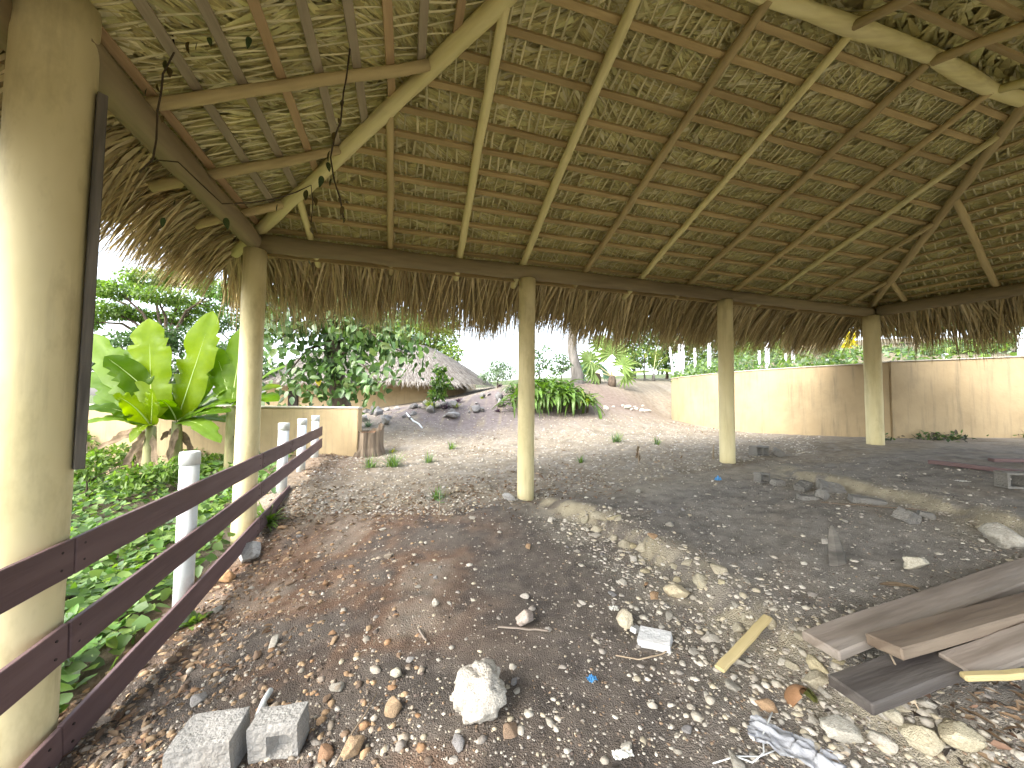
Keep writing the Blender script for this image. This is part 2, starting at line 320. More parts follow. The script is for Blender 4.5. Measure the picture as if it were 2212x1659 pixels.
def ledge_d(x, y, Lg, wv=.12, ph=0.0):
    lx = np.interp(y, Lg[:, 0], Lg[:, 1]); return x - lx + wv * (vnoise(y * 2.2 + ph, y * .3 + 3 + ph) - .5) * 2 + .07 * (vnoise(y * 8 + ph, x * 5) - .5)
def hz(x, y):
    """ground height relative to the eye"""
    x = np.asarray(x, float); y = np.asarray(y, float); h = base_h(x, y)
    for Lg, A_, y0, y1, ph in ((LEDGE1, .105, 1.0, 5.7, 0.0), (LEDGE2, .085, 2.2, 6.2, 9.0)):
        d = ledge_d(x, y, Lg, ph=ph); fade = sstep(y, y0 - 1.0, y0) * (1 - sstep(y, y1 - .4, y1 + .5))
        amp_ = A_ * (.5 + .9 * vnoise(y * 1.7 + ph, y * 0 + 1.5)) * ((.5 + .5 * sstep(y, 2.3, 3.6)) if ph == 0 else 1)
        h = h + amp_ * np.sign(d) * (1 - np.exp(-np.abs(d) / .06)) * np.exp(-np.abs(d) / .75) * fade
        h = h + .05 * np.exp(-(d / .2) ** 2) * fade * (fbm(x * 9, y * 9, 3) - .45)
    near = np.exp(-((x - 1) ** 2 + (y - 4) ** 2) / 260.0)
    h = h + near * (.10 * (fbm(x * .9 + 3, y * .9, 3) - .5) + .045 * (fbm(x * 4.5, y * 4.5 + 9, 3) - .5) + .022 * (fbm(x * 14, y * 14, 2) - .5))
    # rock garden in front of the far house is lumpy
    rg = np.exp(-(((x + 1.2) / 3.2) ** 2 + ((y - 15) / 2.6) ** 2)); h = h + rg * .35 * (fbm(x * 1.7, y * 1.7, 3) - .45)
    return h
def gz(x, y): return float(hz(np.array([x]), np.array([y]))[0]) + EYE
def gp(x, y, up=0.0): return Vector((x, y, gz(x, y) + up))
def G(px, py, up=0.0):
    """where the sight line meets the ground"""
    d = ray(px, py); Ys = np.concatenate([np.arange(.8, 8, .02), np.arange(8, 45, .08)])
    below = d[2] * Ys < hz(d[0] * Ys, Ys) + up
    i = int(np.argmax(below)) if below.any() else -1; Y = Ys[i]; return Vector((d[0] * Y, Y, gz(d[0] * Y, Y) + up))

def axis_lines(lo, hi, step, far, g=1.13):
    c = list(np.arange(lo, hi + 1e-6, step)); s_ = step; x = lo; L_ = []
    while x > -far: s_ *= g; x -= s_; L_.append(x)
    s_ = step; x = hi; R_ = []
    while x < far: s_ *= g; x += s_; R_.append(x)
    return np.array(L_[::-1] + c + R_)
xs = axis_lines(-4.2, 8.6, .035, 240); ys = axis_lines(.9, 9.0, .035, 240)
Xg, Yg = np.meshgrid(xs, ys); Zg = hz(Xg, Yg)
tg, sg = w2ts(Xg, Yg)
n1 = fbm(Xg * 1.3 + 40, Yg * 1.3, 4); n2 = fbm(Xg * 5 + 11, Yg * 5 + 2, 4); n3 = fbm(Xg * .5, Yg * .5 + 31, 3)
def mixc(c, new, m): return c * (1 - m[..., None]) + np.array(new) * m[..., None]
gc = np.zeros(Xg.shape + (3,)); gc[:] = (.265, .228, .168)
gc = mixc(gc, (.19, .16, .115), sstep(n1, .5, .68) * .7)
gc = mixc(gc, (.33, .305, .26), sstep(n2, .55, .72) * .5)
inside = sstep(sg - .75 * sstep(tg, 4.5, 8.0) + .9 * (n1 - .5) + .3 * (n2 - .5), -.35, .25) * (1 - sstep(sg + .6 * (n1 - .5), 6.3, 7.2)) * (1 - sstep(tg, 13.2, 14.2))
rightdark = sstep(Xg, .5, 2.5)
soil = np.array((.150, .128, .106))[None, None] * (1 - rightdark[..., None]) + np.array((.265, .246, .212))[None, None] * rightdark[..., None]
gc = gc * (1 - inside[..., None]) + soil * inside[..., None]
gc = mixc(gc, (.19, .108, .062), inside * sstep(-Xg + 1.1 * (n3 - .5) * 2, -.15, 1.3) * sstep(n1, .38, .66) * .85)
gc = mixc(gc, (.085, .075, .065), inside * sstep(n2, .52, .68) * (.65 - .3 * rightdark))
gc = mixc(gc, (.29, .255, .205), inside * sstep(n1, .58, .74) * .6)
gc = mixc(gc, (.33, .295, .22), inside * sstep(sg, 1.3, .1) * sstep(Xg, .3, 2.0) * .75)   # dusty strip along the front columns
for Lg, ph, y0, y1 in ((LEDGE1, 0., 1.0, 5.7), (LEDGE2, 9., 2.4, 6.2)):
    d = ledge_d(Xg, Yg, Lg, ph=ph); fade = sstep(Yg, y0 - .6, y0) * (1 - sstep(Yg, y1 - .2, y1 + .5))
    lowfade = (.6 + .4 * sstep(Yg, 2.3, 3.4)) if ph == 0 else .8
    gc = mixc(gc, (.50, .44, .285), fade * lowfade * np.exp(-((d + .02) / .18) ** 2) * sstep(n2, .32, .5) * sstep(n1, .24, .42))
    gc = mixc(gc, (.35, .32, .255), fade * np.exp(-((d + .25) / .4) ** 2) * .7 * sstep(n2, .3, .55))
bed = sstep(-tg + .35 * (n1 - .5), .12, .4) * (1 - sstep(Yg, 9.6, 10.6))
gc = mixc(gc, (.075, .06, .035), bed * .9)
far_green = sstep(np.hypot(Xg, Yg), 24, 40); gc = mixc(gc, (.085, .11, .04), far_green)
rgm = np.exp(-(((Xg + 1.5) / 3.6) ** 2 + ((Yg - 15) / 2.4) ** 2)); gc = mixc(gc, (.17, .145, .14), np.clip(rgm * 2.2, 0, 1) * sstep(n2, .2, .4))
mulch = np.exp(-(((Xg - 3.2) / 3.2) ** 2 + ((Yg - 17.5) / 2.6) ** 2)); gc = mixc(gc, (.19, .145, .12), np.clip(mulch * 1.6, 0, 1) * .85)
mulch = np.exp(-(((Xg + 4.2) / 1.5) ** 2 + ((Yg - 8.0) / 1.7) ** 2)); gc = mixc(gc, (.23, .165, .115), np.clip(mulch * 1.1, 0, 1) * .7)
V = np.stack([Xg, Yg, Zg + EYE], -1).reshape(-1, 3); ny, nx = Xg.shape
ii = (np.arange(ny - 1)[:, None] * nx + np.arange(nx - 1)[None]).ravel()
gm = material('soil_and_gravel', (.78, .77, .76), (1.18, 1.17, 1.16), .95, 7, src='col', bump=0, coords='Object', detail=5)
_t = gm.node_tree; _N = _t.nodes; _bs = _N['Principled BSDF']; _tc = _N.new('ShaderNodeTexCoord')
_v = _N.new('ShaderNodeTexVoronoi'); _v.inputs['Scale'].default_value = 120; _v.inputs['Randomness'].default_value = 1; _t.links.new(_tc.outputs['Object'], _v.inputs['Vector'])
_n = _N.new('ShaderNodeTexNoise'); _n.inputs['Scale'].default_value = 85; _n.inputs['Detail'].default_value = 3; _n.inputs['Roughness'].default_value = .75; _t.links.new(_tc.outputs['Object'], _n.inputs['Vector'])
_ad = _N.new('ShaderNodeMath'); _ad.operation = 'MULTIPLY_ADD'; _ad.inputs[2].default_value = 0; _t.links.new(_n.outputs[0], _ad.inputs[0]); _ad.inputs[1].default_value = 1.6; _t.links.new(_v.outputs['Distance'], _ad.inputs[2])
_b = _N.new('ShaderNodeBump'); _b.inputs['Strength'].default_value = .9; _b.inputs['Distance'].default_value = .012
_t.links.new(_ad.outputs[0], _b.inputs['Height']); _t.links.new(_b.outputs[0], _bs.inputs['Normal'])
ground = obj('ground', mesh_arr('ground', V, np.stack([ii, ii + 1, ii + nx + 1, ii + nx], 1), gm, gc.reshape(-1, 3), True), kind='structure')
ground['label'] = 'stony dirt floor under the thatch, turning to pale gravel drive outside'

# ------------------------------------------------------------------ stones and gravel
def ico(sub):
    bm = bmesh.new(); bmesh.ops.create_icosphere(bm, subdivisions=sub, radius=1); bm.verts.ensure_lookup_table()
    V = np.array([v.co[:] for v in bm.verts]); Fc = np.array([[v.index for v in f.verts] for f in bm.faces]); bm.free(); return V, Fc
ICO1, ICO2, ICO3, ICO4 = ico(1), ico(2), ico(3), ico(4)
def rock_mesh(name, seed, mat, base=ICO2, amp=.32, freq=1.3, facet=True, pits=0.0):
    V, Fc = base; out = []
    o = Vector((seed * 7.13, seed * 3.7, seed * 1.9))
    for v in V:
        p = Vector(v); k = 1 + amp * (mnoise.noise(p * freq + o) + .55 * mnoise.noise(p * freq * 2.3 + o) + .34 * mnoise.noise(p * freq * 5 + o) + .18 * mnoise.noise(p * freq * 11 + o))
        if pits:
            c = mnoise.voronoi(p * 2.6 + o)[0]; k -= pits * max(0, .28 - c[0]) / .28; k += .04 * mnoise.noise(p * 9 + o)
        out.append(p * k)
    a_ = np.array([q[:] for q in out])
    if facet:                                  # a few planed-off sides
        rr = np.random.default_rng(seed)
        for _ in range(8):
            nrm = unit(rr.normal(size=3)); dd = a_ @ nrm; c = np.quantile(dd, .80); over = dd > c
            a_[over] -= np.outer((dd[over] - c) * .85, nrm)
    return mesh_arr(name, a_, Fc, mat, None, base is not ICO2)
ROCKS = [rock_mesh('stone', k, M['stone'], ICO3, .42, 1.2) for k in range(14)]
WHITE = [(.54, .50, .43), (.48, .45, .38), (.58, .54, .45), (.44, .41, .34)]
TAN = [(.42, .28, .16), (.36, .22, .12), (.46, .33, .20), (.30, .21, .14), (.40, .34, .26)]
GREY = [(.30, .29, .28), (.24, .23, .22), (.38, .37, .35)]
def stone(x, y, r, color, sq=.62, parent=ground, name='stone', seed=None, sink=.25, **kw):
    rr = random.Random(seed if seed is not None else hash((round(x, 3), round(y, 3))) & 0xffff)
    o = bpy.data.objects.new(name, ROCKS[rr.randrange(len(ROCKS))]); sx, sy, sz_ = r * rr.uniform(.85, 1.25), r * rr.uniform(.7, 1.05), r * sq * rr.uniform(.8, 1.15)
    o.scale = (sx, sy, sz_); o.rotation_euler = (rr.uniform(-.35, .35), rr.uniform(-.35, .35), rr.uniform(0, 6.3))
    o.location = (x, y, gz(x, y) + sz_ * (1 - 2 * sink) * .8); o.color = (*color, 1); return link(o, parent, **kw)
def pick_color(x, y, rr):
    if y > 7.5: return rr.choice(WHITE + GREY)
    p_tan = .85 if x < -1.2 else (.45 if x < .2 else .12)
    u = rr.random(); return rr.choice(TAN) if u < p_tan else (rr.choice(WHITE) if u < p_tan + (1 - p_tan) * .8 else rr.choice(GREY))
rr = random.Random(5); n_st = 0
def band(x, y): return math.exp(-((float(ledge_d(np.array([x]), np.array([y]), LEDGE1)[0]) + .28) / .38) ** 2) if .8 < y < 5.2 else 0
tries = 0
while n_st < 230 and tries < 9000:
    tries += 1; y = .95 + 5.2 * rr.random() ** 1.7; x = rr.uniform(-.95, 1.1) * y * 1.25
    t, s = w2ts(x, y)
    if t < .05 or s < -.1 or x > 5.6: continue
    wgt = .22 + .8 * band(x, y) + (.45 if t < .9 else 0) - (.2 if x > 2.3 else 0)
    if rr.random() > wgt: continue
    r = rr.choice([.018, .022, .026, .03, .036, .045]) * (.75 + .16 * y)
    stone(x, y, r, pick_color(x, y, rr), seed=tries); n_st += 1
# gravel: pebbles as one mass
def pebbles(n, sampler, rmin, rmax, base, palette, pw=2.2):
    V0, F0 = base; V0 = V0 * (1 + .0); chunks = []; rg = RNG
    P = sampler(n); n = len(P); r = rmin + (rmax - rmin) * rg.random(n) ** pw
    z = hz(P[:, 0], P[:, 1]) + EYE
    ang = rg.random(n) * 6.283; sc = np.stack([r * rg.uniform(.8, 1.35, n), r * rg.uniform(.65, 1.0, n), r * rg.uniform(.4, .75, n)], 1)
    jit = 1 + .5 * (rg.random((n, len(V0))) - .5)
    Q = V0[None] * jit[..., None] * sc[:, None]
    ca, sa = np.cos(ang)[:, None], np.sin(ang)[:, None]
    X = Q[..., 0] * ca - Q[..., 1] * sa + P[:, None, 0]; Y = Q[..., 0] * sa + Q[..., 1] * ca + P[:, None, 1]; Z = Q[..., 2] + z[:, None] + sc[:, None, 2] * rg.uniform(-.45, .3, n)[:, None]
    Vv = np.stack([X, Y, Z], -1).reshape(-1, 3); Ff = (F0[None] + (np.arange(n) * len(V0))[:, None, None]).reshape(-1, 3)
    pal = np.array(palette); C = pal[rg.integers(0, len(pal), n)] * rg.uniform(.75, 1.15, n)[:, None]
    return Vv, Ff, np.repeat(C, len(V0), 0)
def samp_inside(n):
    y = 1.0 + 6.2 * RNG.random(n * 3) ** 1.5; x = (RNG.random(n * 3) * 2 - 1) * y * 1.35; t, s = w2ts(x, y)
    d = ledge_d(x, y, LEDGE1); bandw = np.exp(-((d + .3) / .45) ** 2) * (y < 5.4)
    d2 = ledge_d(x, y, LEDGE2); bandw = np.maximum(bandw, .8 * np.exp(-((d2 + .35) / .5) ** 2) * (y < 6))
    k = (t > .08) & (s > -.4) & (x < 7) & (RNG.random(n * 3) < .30 + .7 * bandw + .25 * (vnoise(x * 1.4, y * 1.4) > .6)); return np.stack([x, y], 1)[k][:n]
def samp_band(n):
    y = 1.1 + 4.2 * RNG.random(n) ** 1.2; x = np.interp(y, LEDGE1[:, 0], LEDGE1[:, 1]) - .18 + RNG.normal(0, .30, n); return np.stack([x, y], 1)
def samp_left(n):
    y = 1.0 + 5.2 * RNG.random(n * 3) ** 1.4; x = -y * .2 - RNG.random(n * 3) * y * 1.0; t, s = w2ts(x, y); k = (t > -.15) & (RNG.random(n * 3) < np.exp(-t / 1.4)); return np.stack([x, y], 1)[k][:n]
def samp_out(n):
    y = 5.5 + 9 * RNG.random(n * 3) ** 1.6; x = -.62 * y + RNG.random(n * 3) * y * 1.45; t, s = w2ts(x, y)
    k = (s < .2) & (np.hypot(x - 14.57, y - 14.57) > 7.9) & (t > .3); return np.stack([x, y], 1)[k][:n]
CREAM = [(.52, .48, .40), (.46, .42, .34), (.56, .52, .44), (.41, .37, .30), (.50, .44, .32), (.31, .28, .24)]
DIRT = [(.20, .15, .11), (.28, .20, .13), (.15, .12, .10), (.38, .32, .25), (.42, .30, .18)]
ch = [pebbles(22000, samp_inside, .003, .012, ICO1, CREAM + DIRT[:3] + [(.3, .27, .23)], 1.6), pebbles(1500, samp_inside, .012, .034, ICO1, CREAM, 2.0), pebbles(2200, samp_band, .005, .034, ICO1, CREAM[:5], 3.0),
      pebbles(2600, samp_left, .008, .032, ICO1, DIRT + TAN, 1.8), pebbles(6500, samp_out, .012, .034, (ICO1[0], ICO1[1]), CREAM + [(.42, .40, .36)], 2)]
Vv, Ff, Cc = catm(ch)
obj('gravel', mesh_arr('gravel', Vv, Ff, M['gravel'], Cc), kind='stuff', label='scattered white, cream and brown pebbles over the dirt floor and drive', cat='gravel')

# ------------------------------------------------------------------ the thatched pavilion
pav = empty('thatched_pavilion', gp(*(C2 + AV * 5.5 + BV * 3)), 'open pavilion of cream columns carrying a palm thatched roof on poles', 'pavilion')
pav.location = (0, 0, 0)
class Slope:
    def __init__(s, O, e, n, k, lo, hi, nmax, low=None):
        s.O = np.array(O, float); s.e = np.array(e, float); s.n = np.array(n, float); s.k = k; s.lo = lo; s.hi = hi; s.nmax = nmax
    def P(s, e, n, up=0.0):
        e = np.asarray(e, float); n = np.asarray(n, float); q = s.O + e[..., None] * s.e + n[..., None] * s.n
        xy = C2 + q[..., :1] * AV + q[..., 1:] * BV
        return np.concatenate([xy, (H + Z0 + s.k * n + up + EYE)[..., None]], -1)
    def V(s, e, n, up=0.0): return Vector(s.P(np.array(float(e)), np.array(float(n)), up))
    @property
    def dirs(s):                                  # world unit vectors: along eave, down slope, normal
        ev = np.append(s.e[0] * AV + s.e[1] * BV, 0); nv = np.append(s.n[0] * AV + s.n[1] * BV, s.k); nv = nv / np.linalg.norm(nv)
        nm = np.cross(ev, nv); nm = nm if nm[2] > 0 else -nm; return ev, -nv, nm
ca_, sa_ = math.cos(ANG), math.sin(ANG); RE, RN = -TR * sa_ + SR * ca_, TR * ca_ + SR * sa_; LRT = 2 * SR / ca_; T6 = T5 + 2 * SR * math.tan(ANG)
S1 = Slope((0, 0), (1, 0), (0, 1), SL, lambda n: TL / SR * n, lambda n: T5 - TR / SR * n, SR)
S2 = Slope((0, 0), (0, 1), (1, 0), SL * SR / TL, lambda n: SR / TL * n, lambda n: 2 * SR - SR / TL * n, TL)
S3 = Slope((T5, 0), (sa_, ca_), (-ca_, sa_), SL * SR / RN, lambda n: RE / RN * n, lambda n: LRT - (LRT - RE) / RN * n, RN)
S4 = Slope((0, 2 * SR), (1, 0), (0, -1), SL, lambda n: TL / SR * n, lambda n: T6 - (T6 - T5 + TR) / SR * n, SR)
NE = -.62                                          # the thatch runs this far out beyond the beams
# columns
def column(t, s, r=.125, foot=None, top=H, name='column', label=None):
    q = C2 + AV * t + BV * s; zf = hz(q[:1], q[1:])[0] - .12; rr_ = random.Random(int(t * 10 + s)); pts, rad = [], []
    for i in range(15):
        z = zf + (top - zf) * i / 14; pts.append((q[0], q[1], z + EYE)); rad.append(r * (1 + .012 * math.sin(i * 1.7 + t)))
    o = tube(name, pts, rad, M['column'], pav, 40, 0)
    if label: o['label'] = label
    return o
c1 = column(-.03, 2.95, .168, top=H + .34, label='thick cream column at the left edge carrying a dark upright board')
for t in TCOL: column(t, 0, .135 if t < 9 else .15)
q1 = C2 + BV * 2.97
bd = np.array([.150, .06]); brd0 = Vector((q1[0] + .125, q1[1] + .115, 0))
beam_box('conduit_board', brd0 + Vector((0, 0, EYE - .42)), brd0 + Vector((.0, 0, EYE + 1.84)), .075, .045, M['weathered'], c1, upv=Vector((.5, .8, 0)), label='narrow dark weathered board fixed upright to the column')
# beams
def wallbeam(t0, s0, t1, s1, r0, r1, seed): return pole('beam', ts2w(t0, s0, H + r0 - .01), ts2w(t1, s1, H + r1 - .01), r0, r1, M['beam'], pav, seed, .006, 14)
wallbeam(.05, 0, T5 + .1, 0, .12, .10, 1)
wallbeam(0, -.16, 0, 2.97, .115, .13, 2); wallbeam(-.24, 2.7, -.24, 2 * SR + .1, .12, .13, 5)
wallbeam(T5 + .05, .1, T5 + sa_ * LRT, LRT * ca_, .115, .12, 3)
wallbeam(0, 2 * SR, T6, 2 * SR, .12, .11, 4)
# ridge and hip poles
zr = H + Z0 + SL * SR
rp = [ts2w(TL - .5 + (T5 - TR + .5 - TL + .5) * i / 12, SR + .03 * math.sin(i * 1.1), zr + .03 + .018 * math.sin(i * 1.7)) for i in range(13)]
tube('ridge_pole', rp, [.072 * (1 + .12 * math.sin(i * 2.3)) for i in range(13)], M['pole_pale'], pav, 14, .05)
pole('hip_rafter', S1.V(S1.lo(-.42), -.42), S1.V(TL, SR, .02), .068, .075, M['pole_pale'], pav, 11, .012, 12)
pole('hip_rafter', S1.V(S1.hi(-.25), -.25), S1.V(T5 - TR, SR, .0), .06, .055, M['pole_brown'], pav, 12, .015, 12)
pole('hip_rafter', S4.V(S4.lo(-.3), -.3), S4.V(TL, SR), .065, .06, M['pole_pale'], pav, 13, .01)
pole('hip_rafter', S4.V(S4.hi(-.3), -.3), S4.V(T5 - TR, SR), .065, .06, M['pole_pale'], pav, 14, .01)
# common and jack rafters of the front slope: t where each crosses the beam, from the photograph's spacing
def t_at(px, py):
    d = ray(px, py); A_ = np.array([[d[0], -AV[0]], [d[1], -AV[1]]]); Y, t = np.linalg.solve(A_, C2); return float(t)
RAFT = [(672, 545, 0, .9), (845, 555, 1, .9), (992, 570, 0, 1), (1128, 580, 0, 1.1), (1262, 600, 1, .95), (1382, 606, 0, .95), (1488, 618, 1, 1.0), (1586, 628, 1, .9), (1668, 640, 0, .9), (1752, 648, 1, .9), (1832, 655, 1, .9)]
for i, (px, py, br, k) in enumerate(RAFT):
    t = t_at(px, py); n1_ = SR - .02
    if t < TL: n1_ = min(n1_, t * SR / TL - .02)
    if t > T5 - TR: n1_ = min(n1_, (T5 - t) * SR / TR)
    skew = .015 * math.sin(i * 2.1)
    pole('rafter', S1.V(t - skew, -.50 - .05 * math.sin(i * 3)), S1.V(t + skew * n1_, n1_), .052 * k, .046 * k, M['pole_brown' if br else 'pole_pale'], pav, 20 + i, .016)
for i, e in enumerate((.52, 1.33, 2.27, 3.75, 4.7, 5.7)):           # hip end on the left
    n1_ = min(e, 2 * SR - e) * TL / SR - .02; pole('rafter', S2.V(e, -.45), S2.V(e + .04, n1_), .05, .045, M['pole_brown'], pav, 40 + i, .014)
for i, e in enumerate((.55, 1.75, 2.9, 4.0, 5.2)):                    # hip end on the right
    n1_ = e * RN / RE if e < RE else (LRT - e) * RN / (LRT - RE); pole('rafter', S3.V(e, -.35), S3.V(e, n1_ - .03), .05, .042, M['pole_brown'], pav, 50 + i, .012)
for i, t in enumerate(np.arange(1.2, 12.5, 1.18)):                    # back slope, only its upper half shows
    n1_ = SR
    if t < TL: n1_ = t * SR / TL
    if t > T5 - TR: n1_ = (T6 - t) * SR / (T6 - T5 + TR)
    pole('rafter', S4.V(t, -.3), S4.V(t, n1_ - .03), .052, .046, M['pole_pale' if i % 3 == 0 else 'pole_brown'], pav, 60 + i, .014)
# battens
def battens(S, step, mats, wid, thk, n0=-.52, seed=0):
    out = []; rr_ = random.Random(seed); n = n0; ev, dn, nm = S.dirs
    while n < S.nmax - .06:
        m_ = M[rr_.choice(mats)]; a_ = S.lo(n) + (.02 if n > 0 else 0); b_ = S.hi(n) - .02
        beam_box('batten', S.V(a_, n, .052 + thk / 2), S.V(b_, n + rr_.uniform(-.015, .015), .052 + thk / 2), wid, thk, m_, pav, Vector(nm), .003, seg=max(2, int((b_ - a_) / .6)), wob=.008, seed=rr_.randrange(9999))
        out.append(n); n += step * rr_.uniform(.93, 1.07)
    return out
B1 = battens(S1, .262, ['batten'], .062, .045, seed=1)
B2 = battens(S2, .285, ['batten_orange', 'batten_grey', 'batten_grey'], .075, .024, seed=2)
B3 = battens(S3, .27, ['batten'], .05, .03, seed=3)
B4 = battens(S4, .30, ['batten'], .06, .03, seed=4)
# ribs: thin palm stems laid up the slope over the battens
rib_me = []
for k in range(6):
    rr_ = random.Random(k); x = rr_.uniform(-.012, .012)
    V_ = []; 
    for i, q in enumerate((0, .5, 1)):
        for a_, b_ in ((-1, 0), (0, -.7), (1, 0), (0, .7)): V_.append(((q - .5) , a_ * .5 * (1.15 - .3 * q) + (x * 30 * (q == .5)), b_ * .5))
    F_ = [(i * 4 + j, i * 4 + (j + 1) % 4, i * 4 + 4 + (j + 1) % 4, i * 4 + 4 + j) for i in range(2) for j in range(4)] + [(3, 2, 1, 0), (8, 9, 10, 11)]
    rib_me.append(mesh_py('rib', V_, F_, M['rib']))
cand = []
for S, Bn, sp in ((S1, B1, .115), (S2, B2, .10), (S3, B3, .14)):
    for j in range(len(Bn) - 1):
        n0_, n1_ = Bn[j], Bn[j + 1]; a_, b_ = S.lo((n0_ + n1_) / 2) + .04, S.hi((n0_ + n1_) / 2) - .04; e = a_
        while e < b_:
            e += sp * random.uniform(.6, 1.4); cand.append((S, e, n0_ - .03, n1_ + .05, random.uniform(-.05, .05)))
def facing(c):
    p = c[0].V(c[1], c[2]); v = p - Vector((0, 0, EYE)); d = v.normalized(); f_ = d.dot(_fw)
    return v.length * (1 if f_ > .58 and p.y > .6 else 9)
cand.sort(key=facing); rest = []
for i, (S, e, n0_, n1_, sk) in enumerate(cand):
    A = S.V(e - sk / 2, n0_, .100); B = S.V(e + sk / 2, n1_, .106); d = B - A; ev, dn, nm = S.dirs; th = random.uniform(.014, .026) if S is not S2 else random.uniform(.016, .022)
    xa = d.normalized(); ya = Vector(nm).cross(xa).normalized(); za = xa.cross(ya)
    mx = Matrix((xa, ya, za)).transposed().to_4x4(); mx.translation = (A + B) / 2
    if i < 300:
        o = bpy.data.objects.new('rib', rib_me[i % 6]); o.matrix_world = mx @ Matrix.Diagonal((d.length, th, th * .8, 1)); link(o, pav)
    else: rest.append((mx, d.length, th))
RV = np.array([v.co[:] for v in rib_me[0].vertices]); RF = np.array([f.vertices[:] for f in rib_me[0].polygons if len(f.vertices) == 4])
Vs, Fs = [], []
for i, (mx, L_, th) in enumerate(rest):
    m3 = np.array(mx.to_3x3()); Vs.append((RV * [L_, th, th * .8]) @ m3.T + np.array(mx.translation)); Fs.append(RF + i * len(RV))
obj('rib_mass', mesh_arr('rib_mass', np.concatenate(Vs), np.concatenate(Fs), M['rib']), pav, kind='stuff')
# thatch: backing sheet above, leaf blades below it
def backing(S, up0, up1):
    N_ = 10; V_ = []; F_ = []
    for lay, up in ((0, up0), (1, up1)):
        for i in range(N_ + 1):
            n = NE + (S.nmax + .1 - NE) * i / N_
            for e in (S.lo(n) - .06, S.hi(n) + .06): V_.append(S.V(e, n, up))
    L_ = 2 * (N_ + 1)
    for lay in (0, 1):
        for i in range(N_): b_ = lay * L_ + i * 2; F_.append((b_, b_ + 1, b_ + 3, b_ + 2))
    F_ += [(0, 1, L_ + 1, L_)]
    return V_, F_
for S in (S1, S2, S3, S4):
    V_, F_ = backing(S, .20, .36); obj('thatch_backing', mesh_py('thatch_backing', V_, F_, M['thatch_dark']), pav, kind='stuff')
STRAW = np.array([(.70, .66, .28), (.75, .71, .34), (.67, .62, .25), (.80, .76, .44), (.60, .54, .22), (.50, .44, .17), (.70, .69, .30)])
def thatch(S, Bn, dens, wid, seed, spread=1.1, base=0.0, bright=1.0):
    rg = np.random.default_rng(seed); ev, dn, nm = S.dirs; Ps, Ds, Ls, Cs, Us = [], [], [], [], []
    rows = Bn + [S.nmax]
    for j in range(len(rows) - 1):
        n0_, n1_ = rows[j], rows[j + 1]; a_, b_ = S.lo((n0_ + n1_) / 2) - .1, S.hi((n0_ + n1_) / 2) + .1
        if b_ <= a_: continue
        cnt = int(dens * (b_ - a_) * (n1_ - n0_)); e = a_ + (b_ - a_) * rg.random(cnt); n = n1_ + .03 - (n1_ - n0_) * rg.random(cnt) ** 1.2
        clump = np.round(e / .16); sgn = np.where(vnoise(clump * .9 + j * 5.3, np.full(cnt, j * 2.7)) < .56, -1, 1); an = base + sgn * (spread + rg.normal(0, .17, cnt)) + .2 * np.sin(clump * 12.9 + j) + np.where(rg.random(cnt) < .06, rg.normal(0, .8, cnt), 0)
        up = .132 + .035 * rg.random(cnt); Ps.append(S.P(e, n, up)); d = np.cos(an)[:, None] * dn + np.sin(an)[:, None] * ev; Ds.append(d)
        Ls.append(rg.uniform(.16, .40, cnt)); tone = .78 + .3 * vnoise(clump * .7 + j * 13, np.full(cnt, j * 3.3)); c = STRAW[rg.integers(0, len(STRAW), cnt)] * (tone * rg.uniform(.8, 1.15, cnt) * bright)[:, None]; Cs.append(c); Us.append(rg.uniform(-.1, .14, cnt))
    P_ = np.concatenate(Ps); D_ = unit(np.concatenate(Ds) + np.concatenate(Us)[:, None] * -nm * .35); L_ = np.concatenate(Ls); C_ = np.concatenate(Cs); N_ = len(P_)
    side = unit(np.cross(D_, nm)); tw = rg.uniform(-.3, .3, N_)[:, None]; side = unit(side * np.cos(tw) + nm * np.sin(tw))
    V_, F_, k = blades(P_, D_, side, L_, wid * np.where(rg.random(N_) < .28, rg.uniform(1.8, 3.0, N_), rg.uniform(.5, 1.3, N_)), rg.uniform(-.02, .04, N_), 2, .15)
    return V_, F_, np.repeat(C_, k, 0)
ch = [thatch(S1, B1, 950, .018, 1, 1.12), thatch(S2, B2, 950, .019, 2, .42, .45, 1.1), thatch(S3, B3, 600, .022, 3, 1.0), thatch(S4, B4, 200, .04, 4, 1.1)]
Vv, Ff, Cc = catm(ch); obj('thatch', mesh_arr('thatch', Vv, Ff, M['thatch'], Cc), pav, kind='stuff', label='dry palm leaf thatch seen from below')
